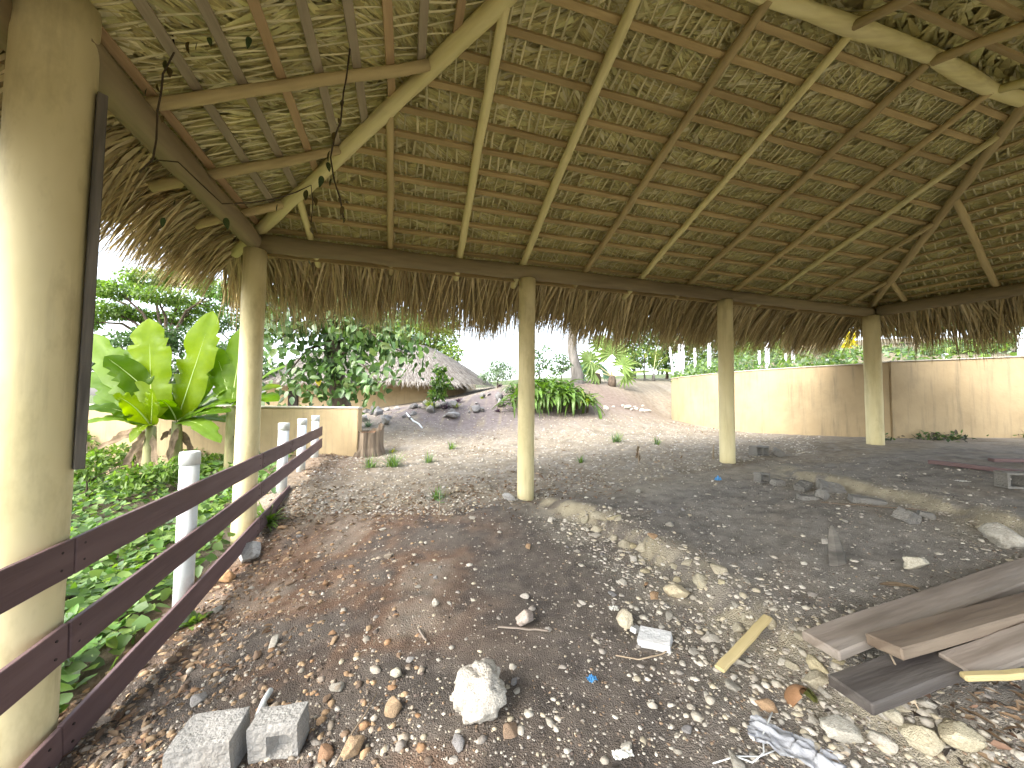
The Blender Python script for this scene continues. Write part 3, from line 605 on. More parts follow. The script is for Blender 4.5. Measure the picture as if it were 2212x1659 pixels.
# eave fringe
def fringe(S, dens, seed, e0=None, e1=None, drop=1.0):
    rg = np.random.default_rng(seed); ev, dn, nm = S.dirs; a_, b_ = S.lo(NE) if e0 is None else e0, S.hi(NE) if e1 is None else e1
    N_ = int(dens * (b_ - a_)); e = a_ + (b_ - a_) * rg.random(N_); lay = rg.random(N_); n = NE + .42 * lay; up = .06 + .22 * rg.random(N_) + .02
    P_ = S.P(e, n, up); an = rg.normal(0, .30, N_) + .25 * np.sin(np.round(e / .22) * 7.7)
    out = -(S.n[0] * AV + S.n[1] * BV); out3 = np.append(out, 0)
    clump = vnoise(e * 3.1 + seed * 7, e * 0 + 2.5); long_ = vnoise(e * 1.1 + seed * 3, e * 0 + 9.1)
    D_ = unit(dn * 1.0 + np.sin(an)[:, None] * ev * .8 + rg.normal(0, .08, N_)[:, None] * nm + np.array([0, 0, -.18]))
    L_ = (.45 + .28 * clump + .30 * long_ * rg.random(N_) + .22 * rg.random(N_) + .22 * lay) * drop
    side = unit(np.cross(D_, nm)); tw = rg.uniform(-1.2, 1.2, N_)[:, None]; side = unit(side * np.cos(tw) + nm * np.sin(tw))
    pal = np.array([(.52, .43, .22), (.43, .34, .16), (.60, .50, .27), (.68, .58, .34), (.31, .24, .12), (.47, .39, .20)]); C_ = pal[rg.integers(0, len(pal), N_)] * rg.uniform(.75, 1.2, N_)[:, None]
    V_, F_, k = blades(P_, D_, side, L_, rg.uniform(.018, .044, N_), rg.uniform(.35, .75, N_), 4, .04)
    return V_, F_, np.repeat(C_, k, 0)
ch = [fringe(S1, 700, 21), fringe(S2, 560, 22, None, 5.2, .74), fringe(S3, 620, 23, None, 5.0), fringe(S2, 90, 24, 5.2, None), fringe(S3, 90, 25, 5.0, None), fringe(S4, 90, 26)]
Vv, Ff, Cc = catm(ch); obj('eave_fringe', mesh_arr('eave_fringe', Vv, Ff, M['thatch'], Cc), pav, kind='stuff', label='ragged brown palm leaf fringe hanging along the eave')
beam_box('eave_batten', S1.V(S1.lo(-.34) - .05, -.34, -.02), S1.V(S1.hi(-.34), -.34, -.02), .03, .07, M['batten'], pav, Vector((0, 0, 1)), .003, seg=16, wob=.01)

# ------------------------------------------------------------------ board fence on pipe posts
fence = empty('board_fence', (0, 0, 0), 'low fence of three maroon boards on white pipe posts left of the pavilion', 'fence')
FO = C2 + AV * .185; 
def fpt(s, z, off=0.0): q = FO + AV * off + BV * s; return Vector((q[0], q[1], z + EYE))
# posts: (distance along the fence line, top, radius); s is measured from the corner column towards the camera
POSTS = [(1.52, -.50, .074), (-1.29, -.40, .078), (-2.46, -.385, .078), (-3.61, -.37, .078)]
for s, zt, r in POSTS:
    q = fpt(s, 0, -.115); zb = gz(q.x, q.y) - EYE - .1
    me = mesh_py('post', *tube_data([(q.x, q.y, zb + EYE), (q.x, q.y, zt - .11 + EYE)], r, 28), M['pvc'])
    for p in me.polygons: p.use_smooth = len(p.vertices) == 4
    po = obj('post', me, fence)
    tube('cap', [(q.x, q.y, zt - .12 + EYE), (q.x, q.y, zt - .012 + EYE), (q.x, q.y, zt + EYE)], [r * 1.075, r * 1.07, r * .97], M['pvc'], po, 28)
    tube('collar', [(q.x, q.y, zt - .50 + EYE), (q.x, q.y, zt - .43 + EYE)], r * 1.05, M['pvc'], po, 28)
def rail(s0, z0, s1, z1, wid=.205, k=0):
    o = beam_box('rail', fpt(s0, z0), fpt(s1, z1), .028, wid, M['rail'], fence, Vector((0, 0, 1)), .004, seg=10, wob=.006, seed=k)
    for s in (s0 - .06 if s0 > s1 else s0 + .06, s1 + .08):
        for dz in (-.045, .05):
            q = fpt(s, (z0 + (z1 - z0) * (s - s0) / (s1 - s0)) + dz, .012); ax = Vector((AV[0], AV[1], 0))
            tube('screw', [q, q + ax * .006], .007, M['screw'], o, 8).matrix_parent_inverse = INV[o.name]
    return o
for k, (z0_, sl_) in enumerate(((-.825, -.026), (-1.205, -.055), (-1.65, -.093))):
    zf = lambda s_: z0_ + sl_ * s_
    rail(4.6, zf(4.6), 2.955, zf(2.955), k=k * 7); rail(2.945, zf(2.945), .04, zf(.04), k=k * 7 + 1); rail(.03, zf(.03), -1.3, zf(-1.3), k=k * 7 + 2)
    if k < 2: rail(-1.31, zf(-1.31), -3.72, zf(-3.72), k=k * 7 + 3)

# ------------------------------------------------------------------ walls
def prism_wall(name, pts, zb, zt, thk, mat, parent=None, seg=1, **kw):
    """a wall following plan points; zb / zt lists of heights relative to the eye; thickness to the left of the walking direction"""
    P_ = [Vector((p[0], p[1])) for p in pts]; V_ = []; F_ = []; n = len(P_)
    for i, p in enumerate(P_):
        d = (P_[min(i + 1, n - 1)] - P_[max(i - 1, 0)]).normalized(); nrm = Vector((-d.y, d.x))
        for q in (p, p + nrm * thk):
            for z in (zb[i], zt[i]): V_.append((q.x, q.y, z + EYE))
    for i in range(n - 1):
        a_ = i * 4; b_ = a_ + 4
        F_ += [(a_, b_, b_ + 1, a_ + 1), (a_ + 2, a_ + 3, b_ + 3, b_ + 2), (a_ + 1, b_ + 1, b_ + 3, a_ + 3), (a_, a_ + 2, b_ + 2, b_)]
    F_ += [(0, 1, 3, 2), ((n - 1) * 4, (n - 1) * 4 + 2, (n - 1) * 4 + 3, (n - 1) * 4 + 1)]
    me = mesh_py(name, V_, F_, mat); bm = bmesh.new(); bm.from_mesh(me); bmesh.ops.recalc_face_normals(bm, faces=bm.faces)
    ed = [e for e in bm.edges if len(e.link_faces) == 2 and e.calc_face_angle(0) > .9]
    bmesh.ops.bevel(bm, geom=ed, offset=.015, segments=2, affect='EDGES', clamp_overlap=True); bm.to_mesh(me); bm.free()
    return obj(name, me, parent, **kw)
# low tan wall behind the banana plants
q = at(771, 990, 9.1); lw = empty('garden_wall', (q.x, q.y, q.z), 'low tan plastered wall with a square end behind the banana plants', 'wall'); lw.location = (0, 0, 0)
LWP = [(q.x - 13, q.y + .8), (q.x - 6, q.y + .35), (q.x, q.y)]
prism_wall('wall_body', LWP, [-2.6, -2.4, -2.0], [-.24, -.235, -.23], .22, M['plaster'], lw)
prism_wall('wall_coping', [(a_, b_ - .02) for a_, b_ in LWP[:2]] + [(q.x + .02, q.y - .02)], [-.236, -.231, -.226], [-.19, -.185, -.18], .26, M['cap'], lw)
# curved retaining wall on the right and the straight length beside it
cw = empty('retaining_wall', (0, 0, 0), 'tall tan plastered retaining wall curving behind the right-hand columns', 'wall')
CWC = np.array([14.57, 14.57]); CWR = 7.63
arc = [CWC + CWR * np.array([math.cos(a_), math.sin(a_)]) for a_ in np.radians(np.linspace(135, 226, 40))]
ja = arc[-1]; zt_arc = [1.02 + .16 * max(0, (20 - i)) / 20 for i in range(40)]
zt_arc[-1] = 1.04
prism_wall('curved_section', arc, [-1.6] * 40, zt_arc, .24, M['plaster'], cw)
straight = [(ja[0] + .03, ja[1] - .0), (10.6, 9.0), (12.0, 8.78), (14.5, 8.4), (18, 8.0), (24, 7.2)]
prism_wall('straight_section', straight, [-1.6] * 6, [1.055, 1.10, 1.16, 1.24, 1.32, 1.4], .24, M['plaster'], cw)
prism_wall('curved_coping', [CWC + (p - CWC) * 1.003 for p in arc], [z + .001 for z in zt_arc], [z + .03 for z in zt_arc], .29, M['cap'], cw)
prism_wall('straight_coping', [(a_, b_ - .025) for a_, b_ in straight], [1.057, 1.102, 1.162, 1.242, 1.322, 1.402], [1.085, 1.13, 1.19, 1.27, 1.35, 1.43], .29, M['cap'], cw)
# the hillside held back by that wall
wl = [np.array(p) for p in arc] + [np.array(p) for p in straight[1:]] ; ztw = zt_arc + [1.10, 1.16, 1.24, 1.32, 1.4]
offs = [.1, .3, .7, 1.3, 2.2, 3.4, 5, 7, 10, 14, 20, 30]; V_ = []; C_ = []; hill_dir = unit(np.array([.55, .84]))
for p, zt in zip(wl, ztw):
    for o_ in offs:
        q2 = p + (hill_dir * o_ if p is not None else 0); nn = float(fbm(np.array([q2[0] * .8]), np.array([q2[1] * .8]), 3)[0])
        V_.append((q2[0], q2[1], EYE + zt - .10 + .16 * max(0, o_ - .3) + .35 * (nn - .5) * min(1, o_)))
        C_.append((.13 + .12 * nn, .12 + .09 * nn, .075 + .06 * nn))
no = len(offs); F_ = [(i * no + j, i * no + j + 1, i * no + no + j + 1, i * no + no + j) for i in range(len(wl) - 1) for j in range(no - 1)]
hl = obj('hillside', mesh_arr('hillside', V_, F_, gm, np.array(C_), True), kind='structure'); hl['label'] = 'planted slope above the tan retaining wall'
def hill_z(x, y): 
    hit_, loc, n_, i_ = hl.ray_cast(Vector((x, y, 40)), Vector((0, 0, -1))); return loc.z if hit_ else gz(x, y)

lw['kind'] = 'thing'; cw['kind'] = 'thing'
# white posts standing along the retaining wall
WP = [((1447, 750), (1457, 822), 17.2, .11), ((1467, 744), (1468, 820), 16.6, .13), ((1475, 738), (1476, 819), 15.9, .16), ((1532, 742), (1532, 806), 14.6, .17), ((1501, 752), (1502, 808), 18.5, .14),
      ((1640, 758), (1640, 800), 13.6, .11), ((1657, 735), (1657, 797), 12.4, .17), ((1697, 765), (1697, 796), 13.5, .09), ((1713, 745), (1713, 794), 13.2, .14), ((1787, 775), (1787, 790), 11.6, .10), ((2041, 765), (2041, 780), 9.6, .14), ((2205, 725), (2206, 772), 9.9, .17)]
names = ['leaning thin white post, leftmost of those above the tan wall', 'white post just right of the leaning one above the tan wall', 'thicker white post, third from the left above the tan wall', 'stout white post left of the second-right column, above the wall', 'pale slim white post standing behind the row above the wall',
         'thin white post right behind the second-right column, above the wall', 'thick white post rising into the fringe right of the column', 'short slender white post right of the thick one', 'white post between two short ones behind the wall', 'stub of white post just left of the rightmost column', 'white stub on the wall right of the rightmost column', 'white post at the right edge above the tan wall']
for ((tx, ty), (bx_, by_), Y, wd), nm_ in zip(WP, names):
    wd *= .78; T_ = at(tx, ty, Y); B_ = at(bx_, by_, Y); B_.z -= .35; T_.y = B_.y = Y
    o = empty('white_post', B_, nm_, 'post', 'white posts along the retaining wall'); L_ = (T_ - B_)
    tube('shaft', [Vector((0, 0, 0)), L_ * .5, L_], [wd / 2] * 3, M['pvc_white'], o, 18)
    d_ = L_.normalized(); tube('cap', [L_ - d_ * .10, L_ - d_ * .01, L_ + d_ * .012], [wd / 2 * 1.09, wd / 2 * 1.09, wd / 2 * .95], M['pvc_white'], o, 18)

# ------------------------------------------------------------------ second thatched house
hs = empty('thatched_house', (0, 0, 0), 'low tan house with a shaggy grey palm thatch roof beyond the tree', 'house')
HY = 19.0; hc = at(800, 860, HY); HX, HZ = hc.x, 0.0
hw = [(HX - 5.6, HY + .3), (HX - 3, HY - .1), (HX, HY - .1), (HX + 3.0, HY + .5), (HX + 4.6, HY + 2.4), (HX + 4.9, HY + 5)]
prism_wall('wall', hw, [-1.9] * 6, [1.25] * 6, .25, M['plaster'], hs)
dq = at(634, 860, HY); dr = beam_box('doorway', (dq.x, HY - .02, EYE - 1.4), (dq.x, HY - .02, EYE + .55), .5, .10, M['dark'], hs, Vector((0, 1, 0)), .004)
for dx in (-.29, .29): beam_box('door_frame', (dq.x + dx, HY - .06, EYE - 1.4), (dq.x + dx, HY - .06, EYE + .6), .09, .14, M['plank_brown'], dr, Vector((0, 1, 0)), .004)
def houseroof():
    rg = np.random.default_rng(5); L = 4.4; ez = .86; rz_ = 3.35; Rr = 4.7; cx0, cx1, cy0 = HX - 2.7, HX + 1.5, HY + 3.2
    def surf(u, v):                       # u round the eave 0..1 (left end -> front -> right end), v 0 eave .. 1 ridge
        u = np.asarray(u); v = np.asarray(v); Lf = cx1 - cx0; per = math.pi * Rr / 2; tot = 2 * per + Lf; x_ = u * tot
        R_ = Rr * (1 - v) ** .92; z = ez + (rz_ - ez) * (1 - (1 - v) ** 1.25)
        a1 = np.clip(x_ / per, 0, 1) * math.pi / 2; a2 = np.clip((x_ - per - Lf) / per, 0, 1) * math.pi / 2; mid = np.clip(x_ - per, 0, Lf)
        px_ = np.where(x_ < per, cx0 - R_ * np.cos(a1), np.where(x_ < per + Lf, cx0 + mid, cx1 + R_ * np.sin(a2)))
        py_ = np.where(x_ < per, cy0 - R_ * np.sin(a1), np.where(x_ < per + Lf, cy0 - R_, cy0 - R_ * np.cos(a2)))
        return np.stack([px_, py_, z + EYE], -1)
    nu, nv = 60, 10; U, Vv_ = np.meshgrid(np.linspace(0, 1, nu), np.linspace(0, 1, nv)); Pg = surf(U, Vv_).reshape(-1, 3)
    i_ = (np.arange(nv - 1)[:, None] * nu + np.arange(nu - 1)[None]).ravel(); Fg = np.stack([i_, i_ + 1, i_ + nu + 1, i_ + nu], 1)
    N_ = 9000; u = rg.random(N_); v = rg.random(N_) ** 1.25 * .98; P_ = surf(u, v); Pd = surf(u, np.maximum(v - .03, -.03)); D_ = unit(Pd - P_)
    nrm = unit(np.cross(surf(u + .003, v) - P_, -D_)); nrm = np.where(nrm[:, 2:] < 0, -nrm, nrm); sd_ = unit(np.cross(D_, nrm)); D_ = unit(D_ + nrm * rg.uniform(.0, .22, N_)[:, None] + sd_ * rg.normal(0, .2, N_)[:, None])
    pal = np.array([(.245, .222, .19), (.20, .18, .152), (.285, .26, .225), (.155, .138, .112), (.32, .295, .255)]); C_ = pal[rg.integers(0, 5, N_)] * rg.uniform(.8, 1.15, N_)[:, None]
    Vb, Fb, k = blades(P_ + nrm * .02, D_, sd_, rg.uniform(.25, .6, N_), rg.uniform(.02, .05, N_), rg.uniform(.05, .3, N_), 2, .1)
    return catm([(Pg, Fg, np.tile((.13, .11, .095), (len(Pg), 1))), (Vb, Fb, np.repeat(C_, k, 0))])
Vv, Ff, Cc = houseroof(); obj('roof', mesh_arr('roof', Vv, Ff, M['thatch'], Cc), hs, kind='stuff', label='grey shaggy palm thatch roof')
# tan building end far right behind the wall
fb = at(1765, 765, 24); fbo = empty('tan_outbuilding', (fb.x, fb.y, 0), 'small tan outbuilding wall glimpsed under the fringe above the retaining wall', 'building'); fbo.location = (0, 0, 0)
prism_wall('wall', [(fb.x - 1.0, fb.y), (fb.x + 1.2, fb.y - .1)], [1.2, 1.2], [4.6, 4.6], 1.6, M['plaster'], fbo)
prism_wall('roof', [(fb.x - 1.4, fb.y - .35), (fb.x + 1.6, fb.y - .45)], [4.603, 4.603], [4.9, 4.9], 2.3, M['thatch_dark'], fbo)

# ------------------------------------------------------------------ vegetation helpers
def leafmass(P, D, N, L, Wd, C, fold=.25, curl=.12):
    """many folded pointed leaves: root P, direction D, face normal N"""
    P = np.asarray(P, float); D = unit(D); S = unit(np.cross(D, N)); N = np.cross(S, D); n = len(P)
    L = np.broadcast_to(L, n)[:, None]; Wd = np.broadcast_to(Wd, n)[:, None]
    pt = lambda q, s_: P + D * L * q + S * Wd * .5 * s_ + N * (np.abs(s_) * fold * Wd * .5 - curl * L * q * q)
    V_ = np.stack([pt(0, 0), pt(1, 0), pt(.32, -1), pt(.75, -.62), pt(.32, 1), pt(.75, .62)], 1).reshape(-1, 3)
    b_ = (np.arange(n) * 6)[:, None]; F_ = np.stack([b_ + np.array([0, 1, 3, 2]), b_ + np.array([0, 4, 5, 1])], 1).reshape(-1, 4)
    return V_, F_, np.repeat(np.asarray(C, float), 6, 0)
def blob_leaves(blobs, n, size, pal, rg, shell=.55, lying=.5):
    vol = np.array([b[1][0] * b[1][1] * b[1][2] for b in blobs]) ** .7; cnt = np.maximum(8, (n * vol / vol.sum()).astype(int)); ch = []
    pal = np.array(pal)
    for (c, r), k in zip(blobs, cnt):
        d = unit(rg.normal(size=(k, 3))); rad = (shell + (1 - shell) * rg.random(k)) ** .8; sub = rg.integers(0, 9, k)
        off = unit(rg.normal(size=(9, 3)))[sub] * .28
        P_ = np.array(c) + (d * rad[:, None] * .85 + off) * np.array(r)
        D_ = unit(d * .6 + rg.normal(0, .6, (k, 3)) + np.array([0, 0, -.25])); N_ = unit(rg.normal(0, .6, (k, 3)) + np.array([0, 0, lying * 1.6]) + d * .4)
        tone = (.72 + .5 * rg.random(9))[sub] * rg.uniform(.8, 1.2, k); C_ = pal[rg.integers(0, len(pal), k)] * tone[:, None]
        ch.append(leafmass(P_, D_, N_, size * rg.uniform(.7, 1.3, k), size * .55 * rg.uniform(.7, 1.2, k), C_))
    return catm(ch)
def tree(name, label, cat, base, trunk_r, fork_z, blobs, n, size, pal, seed=0, bark='bark', group=None, lean=(0, 0), tubes=8, crown_name='crown'):
    rg = np.random.default_rng(seed); o = empty(name, base, label, cat, group); o.location = (0, 0, 0); base = Vector(base); Vs, Fs, off = [], [], 0
    def add(pts, rad, nn=8):
        nonlocal off
        V_, F_ = tube_data(pts, rad, nn, .12, False, seed); Vs.extend(V_); Fs.extend([tuple(i + off for i in f) for f in F_]); off += len(V_)
    fork = Vector((base.x + lean[0], base.y + lean[1], fork_z)); b0 = base + Vector((0, 0, -.3)); k = 7; pts = [b0.lerp(fork, i / k) + Vector((math.sin(i * 1.3 + seed) * .12 * trunk_r * 3, 0, 0)) * (i > 0) for i in range(k + 1)]
    add(pts, [trunk_r * (1.35 if i == 0 else 1.12 if i == 1 else 1 - .35 * i / k) for i in range(k + 1)], 12)
    for j, (c, r) in enumerate(blobs[:tubes * 2]):
        c = Vector(c); m_ = fork.lerp(c, .5) + Vector((rg.normal(0, .12), rg.normal(0, .12), .12 * (c - fork).length)); e_ = c + Vector((rg.normal(0, .2) * r[0], rg.normal(0, .2) * r[1], -.1 * r[2]))
        add([fork - Vector((0, 0, .1)), fork.lerp(m_, .5), m_, m_.lerp(e_, .6), e_], [trunk_r * .5, trunk_r * .36, trunk_r * .26, trunk_r * .16, trunk_r * .06], 7)
        for q in range(2):
            t_ = e_ + Vector(rg.normal(0, .45, 3) * np.array(r)); add([m_.lerp(e_, .4), m_.lerp(t_, .6), t_], [trunk_r * .16, trunk_r * .1, trunk_r * .04], 5)
    me = mesh_py('trunk', Vs, Fs, M[bark], True); obj('trunk', me, o)
    V_, F_, C_ = blob_leaves(blobs, n, size, pal, rg); obj(crown_name, mesh_arr(crown_name, V_, F_, M['leaf'], C_), o, kind='stuff')
    return o
def pxblobs(lst, seed=0):
    """(px, py, Y, half width px, half height px) -> world ellipsoids"""
    out = []
    for px, py, Y, rx, rz_ in lst:
        c = at(px, py, Y); out.append(((c.x, c.y, c.z), (rx * Y / F, rx * Y / F * .8, rz_ * Y / F)))
    return out
G_BRIGHT = [(.13, .22, .035), (.17, .27, .05), (.10, .18, .03), (.20, .30, .07)]
G_MID = [(.07, .14, .03), (.10, .18, .045), (.05, .10, .025), (.12, .20, .06)]
G_DARK = [(.04, .085, .022), (.06, .115, .03), (.085, .14, .045)]
G_PALE = [(.16, .23, .12), (.20, .27, .15), (.12, .19, .09)]
G_YEL = [(.24, .30, .05), (.18, .25, .04), (.30, .33, .08)]

# trees at the left
tree('flat_topped_tree', 'wide flat-topped bright green tree against the sky at the left', 'tree', gp(*at(350, 900, 25).xy), .32, EYE + 3.2,
     pxblobs([(255, 628, 24, 48, 20), (318, 602, 25, 55, 20), (395, 600, 26, 50, 18), (455, 625, 25, 50, 20), (350, 640, 23, 60, 18), (230, 668, 24, 55, 20), (430, 665, 26, 50, 18), (300, 680, 25, 45, 15), (390, 690, 26, 45, 16), (190, 620, 26, 40, 20), (170, 690, 25, 50, 25)]), 12500, .22, G_BRIGHT, 3, tubes=8)
tree('slender_tree', 'feathery mid green tree behind the corner column', 'tree', gp(*at(520, 880, 21).xy), .16, EYE + 1.6,
     pxblobs([(500, 640, 20, 40, 24), (535, 690, 21, 42, 26), (575, 660, 22, 42, 25), (470, 700, 21, 36, 22), (590, 705, 21, 38, 26), (540, 735, 20, 40, 22), (500, 760, 20, 40, 25), (610, 640, 23, 38, 24)]), 7500, .17, G_MID, 4)
tree('dark_round_tree', 'dense dark green tree low behind the banana leaves', 'tree', gp(*at(300, 900, 19).xy), .2, EYE + .5,
     pxblobs([(260, 745, 18, 50, 30), (330, 735, 18.5, 55, 35), (400, 740, 19, 55, 36), (460, 770, 18, 50, 34), (200, 770, 18, 55, 35), (290, 800, 18, 60, 40), (540, 790, 18, 50, 34), (390, 810, 18, 50, 40)]), 5200, .2, G_DARK, 5)
tree('yellow_green_tree', 'yellow-green rounded tree above the right end of the thatched house', 'tree', gp(*at(930, 860, 31).xy), .3, EYE + 3.5,
     pxblobs([(890, 720, 30, 48, 26), (945, 735, 31, 44, 30), (960, 700, 32, 40, 22), (915, 690, 32, 50, 24), (975, 765, 30, 26, 20), (860, 750, 32, 45, 24), (835, 700, 32, 45, 24)]), 8000, .26, G_YEL[:2] + G_BRIGHT, 6)
tree('grey_trunk_tree', 'tall tree with a straight grey trunk rising behind the strap-leaved bush', 'tree', G(1245, 826), .30, EYE + 5.4,
     pxblobs([(1190, 560, 20, 70, 40), (1260, 530, 21, 80, 40), (1330, 565, 21, 70, 40)]), 2500, .24, G_MID, 7, 'bark_grey', lean=(-.25, .2))
for k, (lb, bs_, bl, n_, sz_, pal) in enumerate([
    ('pale green shrub on the crest right of the thatched house', (1075, 835, 20), [(1060, 812, 20, 28, 16), (1090, 805, 20.5, 26, 20), (1075, 790, 20.5, 22, 14)], 1100, .13, G_PALE),
    ('thin sapling with feathery leaves left of the grey trunk', (1165, 828, 18.5), [(1160, 765, 18.5, 16, 12), (1175, 785, 18.5, 20, 12), (1150, 800, 18.6, 18, 12), (1180, 752, 18.6, 12, 8)], 420, .16, G_PALE + G_MID),
    ('thin sapling touching the grey trunk on its left side', (1213, 828, 18.2), [(1210, 775, 18.2, 18, 12), (1203, 800, 18.2, 16, 12), (1222, 790, 18.2, 14, 12)], 380, .15, G_PALE + G_MID),
    ('leafy mid green tree behind the fan palm', (1370, 820, 27), [(1350, 735, 27, 36, 26), (1400, 720, 27, 40, 28), (1430, 755, 26.5, 36, 26), (1370, 775, 26, 38, 22), (1345, 700, 28, 40, 24)], 3600, .24, G_BRIGHT + G_MID),
    ('bushy green tree just left of the leaning white post', (1440, 815, 28), [(1425, 780, 27, 30, 24), (1460, 735, 28, 36, 30), (1450, 700, 28, 40, 25)], 2600, .24, G_MID),
    ('green tree behind the white posts left of the second-right column', (1500, 805, 26), [(1500, 770, 25, 36, 26), (1530, 735, 26, 40, 30), (1570, 765, 25, 36, 28), (1490, 730, 27, 36, 28)], 3600, .22, G_BRIGHT + G_MID),
    ('bright green tree right of the second-right column', (1640, 795, 23), [(1620, 765, 22, 34, 22), (1660, 740, 23, 40, 24), (1700, 770, 22, 34, 18), (1600, 730, 24, 40, 24)], 3000, .2, G_BRIGHT),
]):
    b_ = at(*bs_); tree('tree' if n_ > 2000 else 'sapling' if 'sapling' in lb else 'shrub', lb, 'tree' if n_ > 2000 else 'shrub', (b_.x, b_.y, min(b_.z, hill_z(b_.x, b_.y))), .12 if n_ > 2000 else .035, b_.z + (1.6 if n_ > 2000 else .35), pxblobs(bl), n_, sz_, pal, 20 + k, 'bark_grey' if k % 2 else 'bark')
# shrubs on the slope above the retaining wall
for k, (lb, bl, n_, sz_, pal) in enumerate([
    ('low bright shrub above the wall between second-right and right columns', [(1720, 782, 15, 28, 10), (1760, 785, 14.5, 22, 8)], 900, .12, G_BRIGHT),
    ('bushy green plants above the wall just left of the right column', [(1830, 770, 14.5, 30, 14), (1805, 782, 13.8, 20, 8), (1850, 782, 13.5, 18, 8)], 1200, .12, G_PALE + G_BRIGHT),
    ('low green plants above the wall just right of the right column', [(1935, 760, 14, 34, 8), (1960, 772, 13.2, 30, 6)], 900, .10, G_PALE),
    ('spreading green shrub above the wall near the middle of the right fringe', [(2040, 745, 13.5, 40, 12), (2080, 752, 12.8, 40, 10), (2010, 757, 13, 28, 8)], 1500, .10, G_BRIGHT + G_PALE),
    ('dense green shrub above the wall by the right edge', [(2150, 730, 12.8, 44, 18), (2200, 738, 12.4, 40, 16), (2130, 752, 12, 34, 8)], 1900, .11, G_BRIGHT + G_MID),
    ('thick green bushes at the top of the slope on the right', [(2120, 690, 19, 60, 20), (2030, 700, 20, 60, 18), (1950, 705, 21, 60, 20), (2210, 690, 18, 60, 24)], 3200, .18, G_MID + G_BRIGHT)]):
    c0 = at(bl[0][0], bl[0][1], bl[0][2]); tree('shrub', lb, 'shrub', (c0.x, c0.y, hill_z(c0.x, c0.y)), .04, c0.z - .1, pxblobs(bl), n_, sz_, pal, 50 + k)
yb = at(1836, 790, 13.2); o = empty('yellow_croton', (yb.x, yb.y, hill_z(yb.x, yb.y)), 'bright yellow leaved plant left of the rightmost column above the wall', 'plant')
V_, F_, C_ = blob_leaves([((0, 0, .62), (.12, .12, .32)), ((.1, 0, .9), (.10, .1, .25))], 90, .2, [(.62, .52, .03), (.55, .48, .03), (.66, .6, .08)], np.random.default_rng(3), .2, .1)
obj('foliage', mesh_arr('foliage', V_, F_, M['leaf'], C_), o, kind='stuff'); tube('stem', [(0, 0, -.1), (.02, 0, .4), (.05, 0, .9)], [.02, .016, .008], M['twig'], o, 6)

rg = np.random.default_rng(44); hp_, n_ = [], 0
for j in range(9000):
    i_ = rg.integers(8, len(wl)); p = wl[i_] + (wl[min(i_ + 1, len(wl) - 1)] - wl[i_]) * rg.random() + hill_dir * (.25 + 11 * rg.random() ** 1.5)
    if vnoise(np.array([p[0] * .9]), np.array([p[1] * .9]))[0] < .42: continue
    hp_.append((p[0], p[1], hill_z(p[0], p[1]) + .02 + .3 * rg.random() ** 2))
hp_ = np.array(hp_); n_ = len(hp_); pal = np.array(G_BRIGHT + G_PALE + G_MID)
V_, F_, C_ = leafmass(hp_, unit(rg.normal(0, 1, (n_, 3)) + np.array([0, 0, .5])), unit(rg.normal(0, .5, (n_, 3)) + np.array([0, -.3, 1.])), rg.uniform(.10, .22, n_), rg.uniform(.06, .13, n_), pal[rg.integers(0, len(pal), n_)] * rg.uniform(.7, 1.2, n_)[:, None])
obj('hill_planting', mesh_arr('hill_planting', V_, F_, M['leaf'], C_), kind='stuff', label='low green planting spread over the slope above the retaining wall', cat='ground cover')
# ------------------------------------------------------------------ broad-leaved tree in front of the house
bt = empty('broad_leaf_tree', (0, 0, 0), 'dark trunk with drooping big oval leaves in front of the thatched house', 'tree')
TY = 11.6; tb = at(736, 905, TY); tt = at(700, 620, TY); rg = np.random.default_rng(8)
tp = [Vector((tb.x, tb.y, gz(tb.x, tb.y) - .2))] + [at(736 - 36 * q, 880 - 260 * q, TY) for q in (0, .15, .3, .5, .7, 1)]
tube('trunk', tp, [.36, .30, .26, .25, .25, .24, .22], M['bark'], bt, 16, .12)
brs = []
for k, (x0, y0, x1, y1, dy) in enumerate([(712, 700, 600, 660, -.5), (712, 710, 585, 745, -.7), (715, 740, 610, 820, -.6), (710, 690, 640, 640, .3), (715, 700, 800, 680, -.4), (715, 715, 860, 720, -.6), (718, 740, 890, 770, -.3), (715, 705, 895, 735, -.7), (715, 690, 850, 760, -.9), (712, 700, 570, 700, -.9), (720, 760, 820, 830, -.8), (720, 780, 770, 850, -.7), (712, 680, 880, 690, .4), (718, 800, 660, 850, -.7), (712, 670, 760, 640, -.3)]):
    A = at(x0, y0, TY); B = at(x1, y1, TY + dy * 1.6); mid = A.lerp(B, .5) + Vector((0, 0, .35)); brs.append((A, mid, B))
    tube('branch', [A, A.lerp(mid, .6), mid, mid.lerp(B, .6), B], [.06, .045, .03, .02, .008], M['bark_grey' if k % 2 else 'bark'], bt, 7)
lm = []
